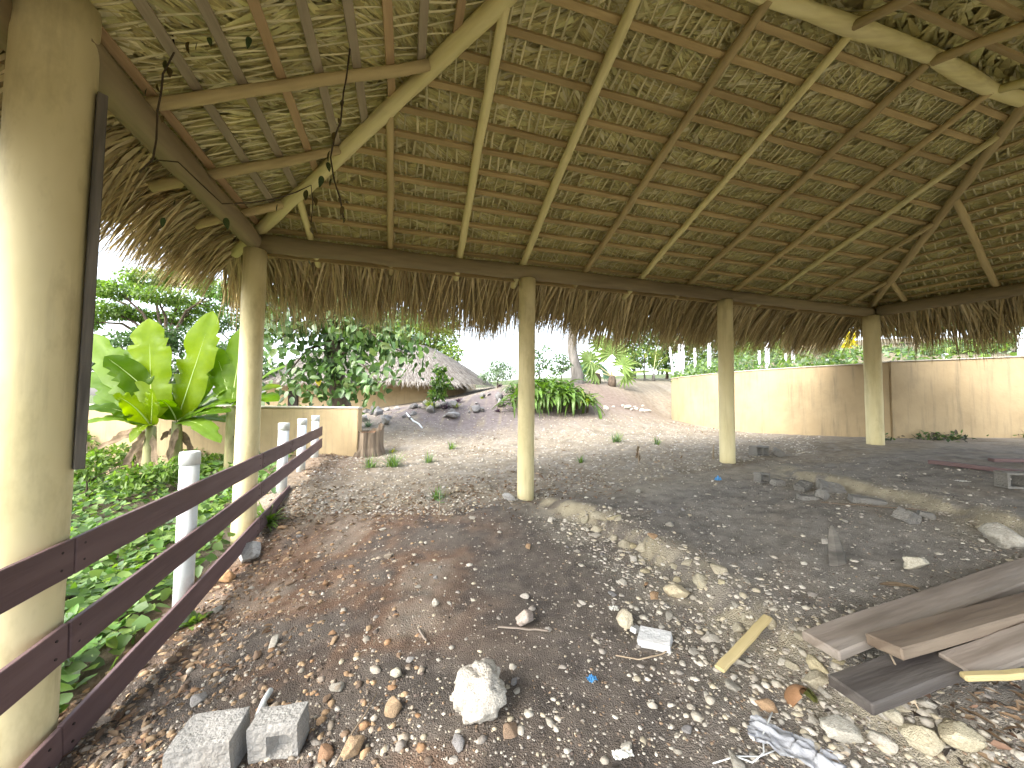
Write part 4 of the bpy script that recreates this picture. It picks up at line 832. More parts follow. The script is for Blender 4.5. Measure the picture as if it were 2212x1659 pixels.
for k in range(5):
    V_, F_, _c0 = leafmass(np.zeros((1, 3)), np.array([[1., 0, 0]]), np.array([[0, 0, 1.]]), 1., .55, np.ones((1, 3)), .15 + .12 * k / 4, .05 + .06 * k)
    # rounder outline: more stations
    V2 = [(0, 0, 0)]; F2 = []; qs = [.12, .3, .5, .7, .88]
    for q in qs:
        wq = .30 * math.sin(math.pi * min(.98, q ** .8)) ** .8; zq = -(.05 + .06 * k) * q * q
        V2 += [(q, -wq, zq + wq * (.2 + .08 * k)), (q, 0, zq), (q, wq, zq + wq * (.2 + .08 * k))]
    V2.append((1, 0, -(.05 + .06 * k))); n_ = len(V2) - 1
    F2 += [(0, 2, 1), (0, 3, 2)]
    for j in range(4):
        a_ = 1 + 3 * j; F2 += [(a_, a_ + 1, a_ + 4, a_ + 3), (a_ + 1, a_ + 2, a_ + 5, a_ + 4)]
    a_ = 1 + 3 * 4; F2 += [(a_, a_ + 1, n_), (a_ + 1, a_ + 2, n_)]
    lm.append(mesh_py('leaf', V2, F2, M['bigleaf'], True))
def leaf_obj(P_, D_, N_, L_, Wk, parent, me, color, name='leaf'):
    xa = Vector(D_).normalized(); ya = Vector(N_).cross(xa).normalized(); za = xa.cross(ya); mx = Matrix((xa, ya, za)).transposed().to_4x4(); mx.translation = P_
    o = bpy.data.objects.new(name, me); o.matrix_world = mx @ Matrix.Diagonal((L_, L_ * Wk, L_, 1)); o.color = (*color, 1); return link(o, parent)
pos = []
for j in range(2500):
    A, mid, B = brs[rg.integers(0, len(brs))]; q = rg.uniform(.15, 1.05); p = A.lerp(mid, q * 2) if q < .5 else mid.lerp(B, q * 2 - 1)
    p = p + Vector(rg.normal(0, .30, 3)) + Vector((0, 0, -.12 * rg.random())); d = unit(rg.normal(0, .7, 3) + np.array([0, -.2, -.75])); nn = unit(rg.normal(0, .6, 3) + np.array([0, -.7, .7])); pos.append((p, d, nn))
pos.sort(key=lambda a_: a_[0].y); rp_, rd_, rn_ = [], [], []
for j, (p, d, nn) in enumerate(pos):
    br = rg.uniform(.7, 1.25); c = (br * rg.uniform(.9, 1.3), br, br * rg.uniform(.7, 1.2))
    if j < 300: leaf_obj(p, d, nn, rg.uniform(.19, .30), rg.uniform(.85, 1.15), bt, lm[j % 5], c)
    else: rp_.append(p[:]); rd_.append(d); rn_.append(nn)
k_ = len(rp_); V_, F_, C_ = leafmass(np.array(rp_), np.array(rd_), np.array(rn_), rg.uniform(.2, .3, k_), rg.uniform(.11, .16, k_), np.array(G_MID)[rg.integers(0, 4, k_)] * rg.uniform(.6, 1.25, k_)[:, None])
obj('foliage', mesh_arr('foliage', V_, F_, M['leaf'], C_), bt, kind='stuff')
leaf_obj(at(688, 815, TY - .9), (0.2, -.2, -1), (0, -1, .2), .26, 1.1, bt, mesh_py('leaf', [v.co for v in lm[0].vertices], [tuple(f.vertices) for f in lm[0].polygons], M['yellow'], True), ONE)['label'] = 'single yellow leaf'

# ------------------------------------------------------------------ banana plants
def ribbon_leaf(name, B, T, bulge, width, nhint, parent, mat, color=ONE, rows=22, fold=.28, wave=.05, seed=0, tears=9, rib=True, prof=None, ribmat='banana_rib', sagv=Vector((0, 0, 1))):
    rr_ = random.Random(seed); B = Vector(B); T = Vector(T); Mid = (B + T) / 2 + sagv * bulge; V_ = []; F_ = []; cl = []
    torn = {rr_.randrange(4, rows - 2): rr_.choice((-1, 1)) for _ in range(tears)}
    for i in range(rows + 1):
        q = i / rows; c = B * (1 - q) ** 2 + Mid * 2 * q * (1 - q) + T * q * q; tg_ = (Mid - B).lerp(T - Mid, q).normalized(); s_ = tg_.cross(Vector(nhint)).normalized(); nn = s_.cross(tg_)
        wq = (prof(q) if prof else (min(1, (q / .16)) ** .6 * (1 - max(0, (q - .60) / .40) ** 2.4) ** .75 if q > .0 else .06)) * width / 2
        wq = max(wq, .006); cl.append(c)
        for k in range(-3, 4):
            u = k / 3; dz = fold * abs(u) * wq - .22 * (abs(u) ** 2) * wq + wave * wq * math.sin(i * 1.25 + k * .5 + seed) * abs(u)
            sh = 0
            if i in torn and torn[i] * u > .3: sh = (.10 + .12 * ((i * 7) % 5) / 5) * width * (abs(u) - .2)
            V_.append(c + s_ * u * wq * (.72 if sh else 1) + nn * (dz - sh * .5) - tg_ * sh)
    for i in range(rows):
        for k in range(6): a_ = i * 7 + k; F_.append((a_, a_ + 1, a_ + 8, a_ + 7))
    o = obj(name, mesh_py(name, V_, F_, M[mat], True), parent); o.color = (*color, 1)
    if rib:
        n_ = (Mid - B).normalized(); tube('midrib', [c - Vector(nhint) * .006 for c in cl[::3]] , [max(.004, .016 * (1 - j / 9)) for j in range(len(cl[::3]))], M[ribmat], o, 6)
    return o
def Zp(x, y, Y): return at(x * .32, y * .32 + 531, Y)      # pixel of the enlarged detail -> place
def banana(name, label, base, crown, rbase, leaves, dead, seed):
    o = empty(name, (0, 0, 0), label, 'banana plant', 'banana plants behind the fence'); pts = [base.lerp(crown, i / 6) for i in range(7)]
    tube('stem', pts, [rbase * (1.15 - .5 * i / 6) for i in range(7)], M['banana_stem'], o, 12, .1)
    for j, L_ in enumerate(leaves):
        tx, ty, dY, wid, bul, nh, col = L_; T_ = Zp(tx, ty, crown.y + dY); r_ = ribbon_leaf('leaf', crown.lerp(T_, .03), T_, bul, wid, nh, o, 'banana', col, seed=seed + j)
    for j, (x0, y0, x1, y1, dY, wid, bul) in enumerate(dead):
        ribbon_leaf('dead_leaf', Zp(x0, y0, crown.y + dY * .3), Zp(x0 + (x1 - x0) * .8, y0 + (y1 - y0) * .8, crown.y + dY), bul, wid * .5, (.3, -.9, .3), o, 'dead', ONE, 12, .5, .35, seed + 30 + j, 5, False)
    return o
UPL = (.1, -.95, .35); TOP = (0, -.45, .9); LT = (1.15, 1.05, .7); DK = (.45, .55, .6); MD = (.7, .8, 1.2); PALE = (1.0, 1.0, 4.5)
BY = 7.9
banana('banana_plant', 'banana plant whose broad upright leaf stands at the left', Vector((*Zp(990, 1640, BY).xy, gz(*Zp(990, 1640, BY).xy) - .1)), Zp(1022, 1215, BY), .13,
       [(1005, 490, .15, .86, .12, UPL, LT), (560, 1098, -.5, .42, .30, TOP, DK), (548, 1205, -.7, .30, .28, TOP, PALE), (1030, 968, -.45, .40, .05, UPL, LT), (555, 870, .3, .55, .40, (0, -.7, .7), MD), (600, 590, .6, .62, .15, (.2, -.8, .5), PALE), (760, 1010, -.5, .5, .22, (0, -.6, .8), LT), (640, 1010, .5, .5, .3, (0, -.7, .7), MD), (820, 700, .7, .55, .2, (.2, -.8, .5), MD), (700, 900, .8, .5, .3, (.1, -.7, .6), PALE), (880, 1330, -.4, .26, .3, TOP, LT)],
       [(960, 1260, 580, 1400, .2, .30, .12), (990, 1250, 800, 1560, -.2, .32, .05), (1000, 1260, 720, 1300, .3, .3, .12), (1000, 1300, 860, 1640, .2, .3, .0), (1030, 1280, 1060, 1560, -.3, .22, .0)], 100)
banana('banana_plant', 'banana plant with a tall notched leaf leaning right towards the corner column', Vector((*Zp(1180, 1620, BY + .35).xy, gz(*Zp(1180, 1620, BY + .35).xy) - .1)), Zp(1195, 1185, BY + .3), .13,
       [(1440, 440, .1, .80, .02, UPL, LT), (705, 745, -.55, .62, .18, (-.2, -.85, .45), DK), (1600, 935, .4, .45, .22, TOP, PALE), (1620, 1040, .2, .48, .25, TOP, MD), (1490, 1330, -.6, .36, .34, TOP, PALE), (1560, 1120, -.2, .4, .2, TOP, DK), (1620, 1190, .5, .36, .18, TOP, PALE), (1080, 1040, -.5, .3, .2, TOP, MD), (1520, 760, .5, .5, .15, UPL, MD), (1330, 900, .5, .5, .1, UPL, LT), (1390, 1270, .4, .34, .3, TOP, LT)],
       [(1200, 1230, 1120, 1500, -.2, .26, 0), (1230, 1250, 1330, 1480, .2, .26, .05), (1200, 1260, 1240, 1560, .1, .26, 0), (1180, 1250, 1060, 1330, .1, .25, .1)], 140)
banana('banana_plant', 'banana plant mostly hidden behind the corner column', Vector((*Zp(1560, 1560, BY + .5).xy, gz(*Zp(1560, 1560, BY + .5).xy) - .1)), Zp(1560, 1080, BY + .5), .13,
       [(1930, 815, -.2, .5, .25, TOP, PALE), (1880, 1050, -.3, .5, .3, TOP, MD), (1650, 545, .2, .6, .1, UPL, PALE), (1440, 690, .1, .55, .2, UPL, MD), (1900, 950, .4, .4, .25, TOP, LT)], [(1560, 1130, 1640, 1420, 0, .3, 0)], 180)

# ------------------------------------------------------------------ creeping ground cover left of the fence
def samp_bed(n):
    y = 1.7 + 8.3 * RNG.random(n * 4) ** 1.3; x = -.55 * y - RNG.random(n * 4) * (.9 * y + 1.5); t, s = w2ts(x, y); dens = sstep(-t, -.05, .45) * np.clip(.45 + 1.2 * (vnoise(x * 1.1, y * 1.1) - .2), 0, 1)
    k = (t < .1) & (y < 10.0) & (RNG.random(n * 4) < dens); return np.stack([x, y], 1)[k][:n]
P2 = samp_bed(9000); n_ = len(P2); z_ = hz(P2[:, 0], P2[:, 1]) + EYE; lift = .32 * fbm(P2[:, 0] * 1.6, P2[:, 1] * 1.6, 3) * RNG.random(n_) ** .5 + .02
far_ = np.clip(P2[:, 1] / 6, .5, 1.4)
N_ = unit(RNG.normal(0, .45, (n_, 3)) + np.array([.15, -.2, 1.0])); D_ = unit(RNG.normal(0, 1, (n_, 3)) * np.array([1, 1, .3])); pal = np.array(G_BRIGHT + G_MID + [(.12, .24, .05), (.14, .22, .06)])
V_, F_, C_ = leafmass(np.c_[P2, z_ + lift], D_, N_, .115 * RNG.uniform(.6, 1.4, n_), .10 * RNG.uniform(.7, 1.3, n_), pal[RNG.integers(0, len(pal), n_)] * RNG.uniform(.8, 1.25, n_)[:, None], .2, .15)
obj('ground_cover', mesh_arr('ground_cover', V_, F_, M['leaf'], C_), kind='stuff', label='creeping green vine leaves covering the bed beyond the fence', cat='ground cover')
sh = pxblobs([(190, 1010, 7.5, 40, 30), (240, 985, 9, 45, 26), (430, 985, 9.4, 30, 16), (160, 960, 9.4, 45, 36), (290, 1030, 7.2, 40, 22), (350, 1015, 7.3, 36, 20), (410, 1020, 7.6, 34, 20), (460, 1000, 9.0, 36, 20)])
tree('shrub', 'bright leafy shrub at the foot of the banana plants', 'shrub', (sh[0][0][0], sh[0][0][1], gz(*sh[0][0][:2])), .02, sh[0][0][2] - .2, sh, 2600, .12, G_BRIGHT, 77)

# ------------------------------------------------------------------ strap-leaved bush, rock garden, palms
bush = empty('strap_leaf_bush', (0, 0, 0), 'big clump of arching green strap leaves behind the middle column', 'bush')
smesh = []
for k in range(5):
    V_ = []; F_ = []; R_ = 6; arch = .22 + .16 * k
    for i in range(R_ + 1):
        q = i / R_; wq = .5 * (min(1, .45 + q * 2.2)) * (1 - max(0, (q - .45) / .55) ** 2.0) + .01; x_ = q; z_ = .55 * q - arch * 1.6 * q * q
        V_ += [(x_, -wq, z_ + .18 * wq * .1), (x_, 0, z_ - .02), (x_, wq, z_ + .02)]
    F_ = [(i * 3 + k2, i * 3 + k2 + 1, i * 3 + 4 + k2, i * 3 + 3 + k2) for i in range(R_) for k2 in (0, 1)]
    smesh.append(mesh_py('leaf', V_, F_, M['strap'], True))
bmin = at(1088, 905, 13.6); bmax = at(1300, 905, 13.6); rg = np.random.default_rng(21); bw = bmax.x - bmin.x; bpos = []
for j in range(900):
    u = rg.random(); v = rg.random(); x = bmin.x + .2 + (bw - .4) * u; y = 13.7 + 2.2 * v; hgt = 1.15 * math.sin(math.pi * (.12 + .8 * u)) ** .6 * (.45 + .55 * math.sin(math.pi * min(.9, .25 + v * .7)))
    bpos.append((x, y, gz(x, y) + hgt * rg.uniform(.55, 1.0)))
bpos.sort(key=lambda p: p[1] - p[2] * .6)
ms = []
for j, p in enumerate(bpos):
    an = rg.uniform(0, 6.283) if j > 120 else rg.uniform(-2.9, -.25); br = rg.uniform(.7, 1.3); yel = 1.5 if p[0] > bmax.x - .9 and rg.random() < .5 else 1.0
    L_ = rg.uniform(.48, .78); o = None
    if j < 290:
        o = bpy.data.objects.new('leaf', smesh[j % 5]); o.location = p; o.rotation_euler = (0, rg.uniform(-.35, .6), an); o.scale = (L_, rg.uniform(.085, .125), L_); o.color = (br * yel, br * (1 + .3 * (yel - 1)), br * .9, 1); link(o, bush)
    else: ms.append((p, an, L_))
P_ = np.array([m_[0] for m_ in ms]); an = np.array([m_[1] for m_ in ms]); n_ = len(ms); D_ = unit(np.stack([np.cos(an), np.sin(an), rg.uniform(.2, .9, n_)], 1)); S_ = unit(np.cross(D_, np.array([0, 0, 1.])))
V_, F_, k = blades(P_, D_, S_, rg.uniform(.45, .75, n_), .10, rg.uniform(.4, .9, n_), 4, .1); obj('foliage', mesh_arr('foliage', V_, F_, M['leaf'], np.repeat(np.tile((.09, .16, .035), (n_, 1)), k, 0)), bush, kind='stuff')
# woody mass of old stems inside the bush
for j in range(9):
    x = bmin.x + .4 + (bw - .8) * j / 8; y = 14.4 + .3 * math.sin(j * 2); tube('stem', [(x, y, gz(x, y) - .1), (x + .05, y, gz(x, y) + .5), (x + .1 * math.sin(j), y, gz(x, y) + .85)], [.05, .04, .025], M['bark'], bush, 7)
def rosette(name, label, px, py, r, n, mat_cols, mat='leaf', h=1.0, w_=.045, cat='plant', group=None, seed=0, droop=.5):
    rg = np.random.default_rng(seed + int(px)); g = G(px, py); o = empty(name, g, label, cat, group); an = rg.random(n) * 6.283; el = rg.uniform(.25, 1.3, n)
    D_ = np.stack([np.cos(an) * np.cos(el), np.sin(an) * np.cos(el), np.sin(el) * h], 1); S_ = unit(np.cross(D_, np.array([0, 0, 1.]))); pal = np.array(mat_cols)
    P_ = rg.normal(0, .08 * r, (n, 3)) * np.array([1, 1, 0]) + np.array([0, 0, -.02]); V_, F_, k = blades(P_, unit(D_), S_, r * rg.uniform(.6, 1.1, n), w_, rg.uniform(.1, droop, n), 4, .05)
    obj('foliage', mesh_arr('foliage', V_, F_, M['leaf'], np.repeat(pal[rg.integers(0, len(pal), n)] * rg.uniform(.7, 1.3, n)[:, None], k, 0)), o, kind='stuff'); return o
PUR = [(.075, .04, .065), (.11, .06, .09), (.05, .03, .045), (.10, .09, .07)]
rosette('purple_plant', 'dark purple spiky plant below the yellow-green fern in the rock garden', 962, 884, .42, 46, PUR)
rosette('purple_plant', 'dark purple spiky plant at the top of the rock garden by the bush', 1078, 836, .5, 60, PUR, seed=1)
rosette('purple_plant', 'small dark purple plant left of the strap-leaved bush', 1075, 890, .32, 30, PUR, seed=2)
rosette('purple_plant', 'dark purple plant beside the thatched house end', 990, 868, .38, 36, PUR, seed=3)
rosette('fern', 'yellow-green fern in the rock garden under the house eave', 930, 882, .62, 46, G_YEL, w_=.06, cat='fern')
rosette('fern', 'small yellow-green fern beside the purple plant', 985, 880, .40, 30, G_YEL, w_=.05, cat='fern', seed=4)
rosette('grassy_plant', 'small grassy plant at the foot of the far house wall', 796, 922, .45, 40, G_PALE, w_=.025)
rosette('grassy_plant', 'little yellowish tuft between the rocks and the bush', 1040, 862, .3, 30, G_YEL, w_=.03, seed=6)
g_ = G(948, 868); tree('shrub', 'bright upright shrub in front of the thatched house eave', 'shrub', g_, .03, g_.z + .3, pxblobs([(950, 800, 13.6, 14, 10), (955, 825, 13.6, 22, 16), (945, 850, 13.6, 18, 14)]), 420, .17, G_BRIGHT + G_MID, 31, 'bark_grey')
rr = random.Random(9)
for j in range(64):                                   # pale weathered rocks of the garden
    px = rr.uniform(775, 1120); py = rr.uniform(868, 925) - (px - 775) * .11
    if py < 842: continue
    g_ = G(px, py); 
    if not 9 < g_.y < 19: continue
    stone(g_.x, g_.y, rr.uniform(.07, .26), rr.choice([(.20, .195, .19), (.26, .255, .25), (.16, .155, .15), (.31, .30, .28)]), .8, seed=900 + j)
for j in range(14):                                    # white stones along the path edge
    g_ = G(rr.uniform(1305, 1400), rr.uniform(878, 892)); stone(g_.x, g_.y, rr.uniform(.08, .2), rr.choice(WHITE), .6, seed=980 + j)
hp = [G(878, 893, .03), G(884, 900, .05), G(893, 910, .03), G(905, 917, .02), G(912, 925, .01)]
tube('garden_hose', hp, .028, M['hose'], None, 8, label='short white hose lying down the rock garden bank', cat='hose')
# fan palm
def fan_palm(label, px, py, fr, Rr, seed, col=ONE):
    g = G(px, py); o = empty('fan_palm', (0, 0, 0), label, 'palm'); rr_ = random.Random(seed)
    tube('trunk', [g - Vector((0, 0, .1)), g + Vector((0, 0, .25)), g + Vector((.02, 0, .5))], [.22, .2, .13], M['bark'], o, 10, .3)
    for j, (fx, fy, dY, sc, face) in enumerate(fr):
        C_ = at(fx, fy, g.y + dY); A = g + Vector((0, 0, .45)); ax = (C_ - A).normalized(); nrm = Vector(face).normalized(); s_ = ax.cross(nrm).normalized(); nrm = s_.cross(ax); V_ = [C_]; F_ = []; K = 26; R_ = Rr * sc
        for i in range(K + 1):
            an = math.radians(-135 + 270 * i / K); d_ = ax * math.cos(an) + s_ * math.sin(an); pl = .06 * R_ * (1 if i % 2 else -1)
            V_ += [C_ + d_ * R_ * .55 + nrm * pl, C_ + d_ * R_ * (.86 if i % 2 else 1.0) * rr_.uniform(.93, 1.05) + nrm * (pl * .4) + Vector((0, 0, -.10 * R_))]
        for i in range(K):
            a_ = 1 + 2 * i; F_.append((0, a_, a_ + 2))
            F_ += [(a_, a_ + 1, a_ + 2)] if i % 2 == 0 else [(a_, a_ + 3, a_ + 2)]
        br = rr_.uniform(.8, 1.2); f_ = obj('frond', mesh_py('frond', V_, F_, M['fan']), o); f_.color = (col[0] * br, col[1] * br, col[2] * br, 1)
        tube('petiole', [A, A.lerp(C_, .55) + Vector((0, 0, .05)), C_], [.035, .025, .015], M['rib'], f_, 6)
    return o
FF = (.05, -1, .2)
fan_palm('blue-green fan palm with big round fronds on the crest', 1322, 832, [(1322, 765, -.3, 1.0, FF), (1275, 780, -.2, .85, (.5, -1, .5)), (1345, 790, -.4, .7, (-.5, -1, .4)), (1285, 805, -.3, .7, (.4, -1, .2)), (1350, 812, -.2, .6, (-.4, -1, .3)), (1300, 745, .5, .8, (0, -.6, .8))], 1.15, 5, (1.1, 1.05, .75))
fan_palm('small bluish fan palm low behind the larger one', 1290, 826, [(1268, 795, .4, .8, FF), (1300, 800, .6, .8, FF), (1255, 812, .3, .6, FF)], 1.0, 6, (.8, .95, 1.25))
def feather_palm(label, px, py, tips, seed, cols, ht=.5, dY=0.0):
    rg = np.random.default_rng(seed); g = G(px, py); o = empty('feather_palm', (0, 0, 0), label, 'palm'); top = g + Vector((0, 0, ht)); tube('trunk', [g - Vector((0, 0, .1)), g + Vector((0, 0, ht * .5)), top], [.12, .09, .07], M['bark_grey'], o, 9, .2)
    for j, (tx, ty, d) in enumerate(tips):
        T_ = at(tx, ty, g.y + d); Mi = (top + T_) / 2 + Vector((0, 0, .35)); qs = np.linspace(.12, 1, 46)
        c = np.array([list(top * (1 - q) ** 2 + Mi * 2 * q * (1 - q) + T_ * q * q) for q in qs]); tg_ = unit(np.gradient(c, axis=0)); sd_ = unit(np.cross(tg_, np.array([0, 0, 1.]))); P_ = np.concatenate([c, c]); sg_ = np.r_[np.ones(46), -np.ones(46)]
        D_ = unit(np.concatenate([sd_, -sd_]) + np.concatenate([tg_, tg_]) * .7 + np.array([0, 0, -.25])); L_ = np.concatenate([np.sin(np.pi * np.clip(qs * .9 + .08, 0, 1))] * 2) * .55 + .05
        V_, F_, k = blades(P_, D_, unit(np.cross(D_, np.array([0, -.6, .8]))), L_, .035, .35, 3, .1); pal = np.array(cols)
        f_ = obj('frond', mesh_arr('frond', V_, F_, M['leaf'], np.repeat(pal[rg.integers(0, len(pal), 92)] * rg.uniform(.8, 1.2, 92)[:, None], k, 0)), o)
        tube('midrib', [Vector(c[i]) for i in range(0, 46, 9)], [.02, .017, .014, .01, .007, .004], M['rib'], f_, 5)
feather_palm('young feathery palm left of the white posts', 1412, 822, [(1350, 775, -.2), (1380, 755, .2), (1440, 770, 0), (1450, 800, -.3), (1365, 805, -.4), (1420, 745, .4)], 3, G_YEL + G_BRIGHT)
g_ = G(1392, 822); tree('forked_sapling', 'small tree with pale forked branches between fan palm and posts', 'tree', g_, .07, g_.z + .75, pxblobs([(1375, 765, 20.5, 14, 6), (1405, 762, 20.5, 16, 6), (1390, 752, 20.6, 14, 6)]), 160, .2, G_YEL + G_MID, 41, 'bark_grey')

# ------------------------------------------------------------------ tree stump
g_ = G(792, 984); stp = empty('tree_stump', g_, 'sawn tree stump with ridged bark beside the end of the garden wall', 'stump')
V_ = []; F_ = []; n_ = 44
for i, (z, k) in enumerate([(-.15, 1.22), (.05, 1.1), (.2, 1.0), (.4, .97), (.58, .98), (.66, 1.0)]):
    for j in range(n_):
        an = 2 * math.pi * j / n_; r_ = .36 * k * (1 + .10 * abs(math.sin(an * 6 + .6 * math.sin(z * 4))) + .05 * math.sin(an * 3 + 1)); top_ = .11 * math.sin(an * 2 + .5) + .04 * math.sin(an * 9) if i == 5 else 0
        V_.append((r_ * math.cos(an), r_ * math.sin(an), z + top_))
for i in range(5):
    for j in range(n_): F_.append((i * n_ + j, i * n_ + (j + 1) % n_, i * n_ + n_ + (j + 1) % n_, i * n_ + n_ + j))
obj('bark', mesh_py('bark', V_, F_, M['stump']), stp)
V2 = [(v[0] * .93, v[1] * .93, .56 + .4 * (v[2] - .66)) for v in V_[-n_:]] + [(0, 0, .57)]; obj('cut_face', mesh_py('cut_face', V2, [(j, (j + 1) % n_, n_) for j in range(n_)], M['husk']), stp)

# ------------------------------------------------------------------ weeds and dead stalks on the drive
for k, (px, py, r, n, lb) in enumerate([(800, 1010, .26, 46, 'feathery green weed on the gravel just right of the stump'), (850, 1008, .32, 60, 'tallest feathery green weed on the gravel near the stump'), (925, 1000, .24, 36, 'small feathery weed left of the middle column on the drive'), (975, 970, .22, 30, 'low grassy weed in the middle of the drive'),
                                           (945, 1080, .20, 34, 'green weed at the shade edge left of the middle column'), (1255, 1000, .17, 26, 'small green weed right of the middle column on the gravel'), (1420, 960, .2, 30, 'grassy weed on the gravel left of the second-right column'), (1330, 955, .28, 44, 'broad grass tuft on the drive right of the middle column'), (1510, 905, .24, 30, 'green weed at the foot of the curved wall')]):
    rosette('weed', lb, px, py, r * 1.55, int(n * 1.5), G_PALE + G_BRIGHT, w_=.018, h=1.3, cat='weed', seed=k, droop=.3)
rosette('yellow_weed', 'yellow flowering weed patch behind the tall feathery weed', 848, 978, .22, 26, [(.5, .42, .03), (.3, .34, .06)], w_=.05, cat='weed')
rosette('vine_clump', 'leafy green vine clump at the foot of the corner column', 575, 1130, .38, 70, G_BRIGHT, w_=.06, cat='vine')
rosette('vine_clump', 'small vine sprig at the foot of the nearest pipe post', 425, 1345, .24, 24, G_BRIGHT, w_=.06, cat='vine', seed=3)
g_ = G(948, 1118); o = empty('seedling', g_, 'thin green seedling standing in the brown soil', 'plant'); tube('stem', [(0, 0, -.02), (.01, 0, .18), (0, 0, .36)], [.006, .005, .003], M['twig'], o, 5)
for j in range(7): leaf_obj(g_ + Vector((0, 0, .2 + .025 * j)), (math.cos(j * 2.4), math.sin(j * 2.4), .2), (0, 0, 1), .09, 1.0, None, lm[j % 5], (1.2, 1.3, .8)).parent = o
for ch_ in o.children:
    if ch_.name.startswith('leaf'): ch_.matrix_parent_inverse = Matrix.Translation(-g_)
def stalk(label, px, py, pts, r=.007):
    g = G(px, py); o = empty('dry_stalk', g, label, 'stalk'); tube('stem', [Vector(p) for p in pts], [r * (1 - .5 * i / len(pts)) for i in range(len(pts))], M['twig'], o, 6); return g, o
g_, o = stalk('dead upright stalk with shrivelled leaves between the columns', 1380, 1004, [(0, 0, -.03), (-.01, 0, .2), (.0, 0, .32), (-.03, 0, .46)])
for z, a_ in ((.18, 1), (.24, 2.5), (.36, -2.2)): ribbon_leaf('dead_leaf', (0, 0, z), (.05 * math.cos(a_) - .01, .03 * math.sin(a_), z - .12), .03, .05, (0, -1, .2), o, 'dead', ONE, 6, .5, .3, 3, 0, False)
stalk('short thin stake leaning beside the second-right column', 1541, 992, [(0, 0, -.03), (.0, 0, .16), (.015, 0, .30)], .016)

# ------------------------------------------------------------------ concrete blocks and rubble
def chunk_mesh(name, dims, seed, mat, rough=.05, cuts=5, chip=.25):
    bm = bmesh.new(); bmesh.ops.create_cube(bm, size=1); bmesh.ops.subdivide_edges(bm, edges=list(bm.edges), cuts=cuts, use_grid_fill=True); o = Vector((seed * 3.3, seed * 1.7, seed))
    mn = min(dims)
    for v in bm.verts:
        p = Vector((v.co.x * dims[0], v.co.y * dims[1], v.co.z * dims[2])); e = sorted(abs(c) for c in v.co)
        edge = sum(1 for c in v.co if abs(c) > .499)
        k = mnoise.noise(p * 9 + o) * rough * mn + mnoise.noise(p * 26 + o) * rough * .45 * mn
        d = v.co.normalized(); p = p + d * k
        if edge >= 2: p = p - Vector((d.x, d.y, d.z)) * chip * mn * max(0, mnoise.noise(p * 6 + o) + .12) * .8
        v.co = p
    bmesh.ops.recalc_face_normals(bm, faces=bm.faces); me = bpy.data.meshes.new(name); bm.to_mesh(me); bm.free(); me.materials.append(mat); return me
def hollow_mesh(name, L_, W_, H_, mat, cores=2, t=.032):
    V_, F_ = [], []
    def add(*a_):
        v, f = box_data(*a_); b_ = len(V_); V_.extend(v); F_.extend([tuple(i + b_ for i in q) for q in f])
    add(0, -W_ / 2 + t / 2, 0, L_, t, H_); add(0, W_ / 2 - t / 2, 0, L_, t, H_); n = cores + 1
    for i in range(n):
        x = -L_ / 2 + t / 2 + (L_ - t) * i / (n - 1); add(x, 0, 0, t, W_ - 2 * t - .001, H_ - .004)
    me = mesh_py(name, V_, F_, mat); return bevel_mesh(me, .005, 1)
def put(name, me, px, py, label, cat, up=0.0, rot=(0, 0, 0), group=None, color=None):
    g = G(px, py); o = obj(name, me, None, label=label, cat=cat, group=group); o.location = g + Vector((0, 0, up)); o.rotation_euler = rot
    if color: o.color = (*color, 1)
    return o
g1 = atz(458, 1590, -1.74); b1 = obj('concrete_block', chunk_mesh('concrete_block', (.285, .22, .22), 3, M['concrete'], .05, 7, .16), None, label='larger solid grey concrete block at the bottom left edge', cat='concrete block', group='concrete blocks by the fence'); b1.location = (g1.x, g1.y, gz(g1.x, g1.y) + .10); b1.rotation_euler = (.05, -.06, .18)
g2 = atz(604, 1572, -1.75); b2 = obj('concrete_block', chunk_mesh('concrete_block', (.245, .14, .19), 8, M['concrete'], .04, 7, .14), None, label='smaller grey concrete block with a square hollow, right of the larger one', cat='concrete block', group='concrete blocks by the fence'); b2.location = (g2.x, g2.y, gz(g2.x, g2.y) + .085); b2.rotation_euler = (.04, -.05, .12)
bm = bmesh.new(); bm.from_mesh(b2.data)            # its hollow, pressed into the near face
for v in bm.verts:
    if v.co.y < -.05 and -.01 < v.co.x < .085 and -.05 < v.co.z < .04: v.co.y += .06
bm.to_mesh(b2.data); bm.free()
tube('white_pipe', [G(557, 1548, .04), G(570, 1520, .035), G(584, 1497, .03)], .017, M['pvc'], None, 14, label='short white pipe offcut lying behind the two concrete blocks', cat='pipe')
hb = hollow_mesh('concrete_block', .40, .2, .17, M['rubble'])
put('concrete_block', hb, 1640, 984, 'whole hollow concrete block standing right of the second-right column', 'concrete block', .09, (.03, .05, .35), 'concrete blocks on the right terraces').rotation_euler = (math.pi / 2, .03, .42)
put('concrete_fragment', chunk_mesh('concrete_fragment', (.26, .12, .14), 4, M['rubble'], .2), 1684, 986, 'broken block leaning beside the whole hollow block', 'rubble', .05, (.3, .5, .2), 'broken concrete pieces')
put('concrete_fragment', hollow_mesh('concrete_fragment', .20, .16, .13, M['rubble'], 1), 1646, 1040, 'open-ended broken block at the left end of the rubble row', 'rubble', .05, (1.5, .1, .3), 'broken concrete pieces')
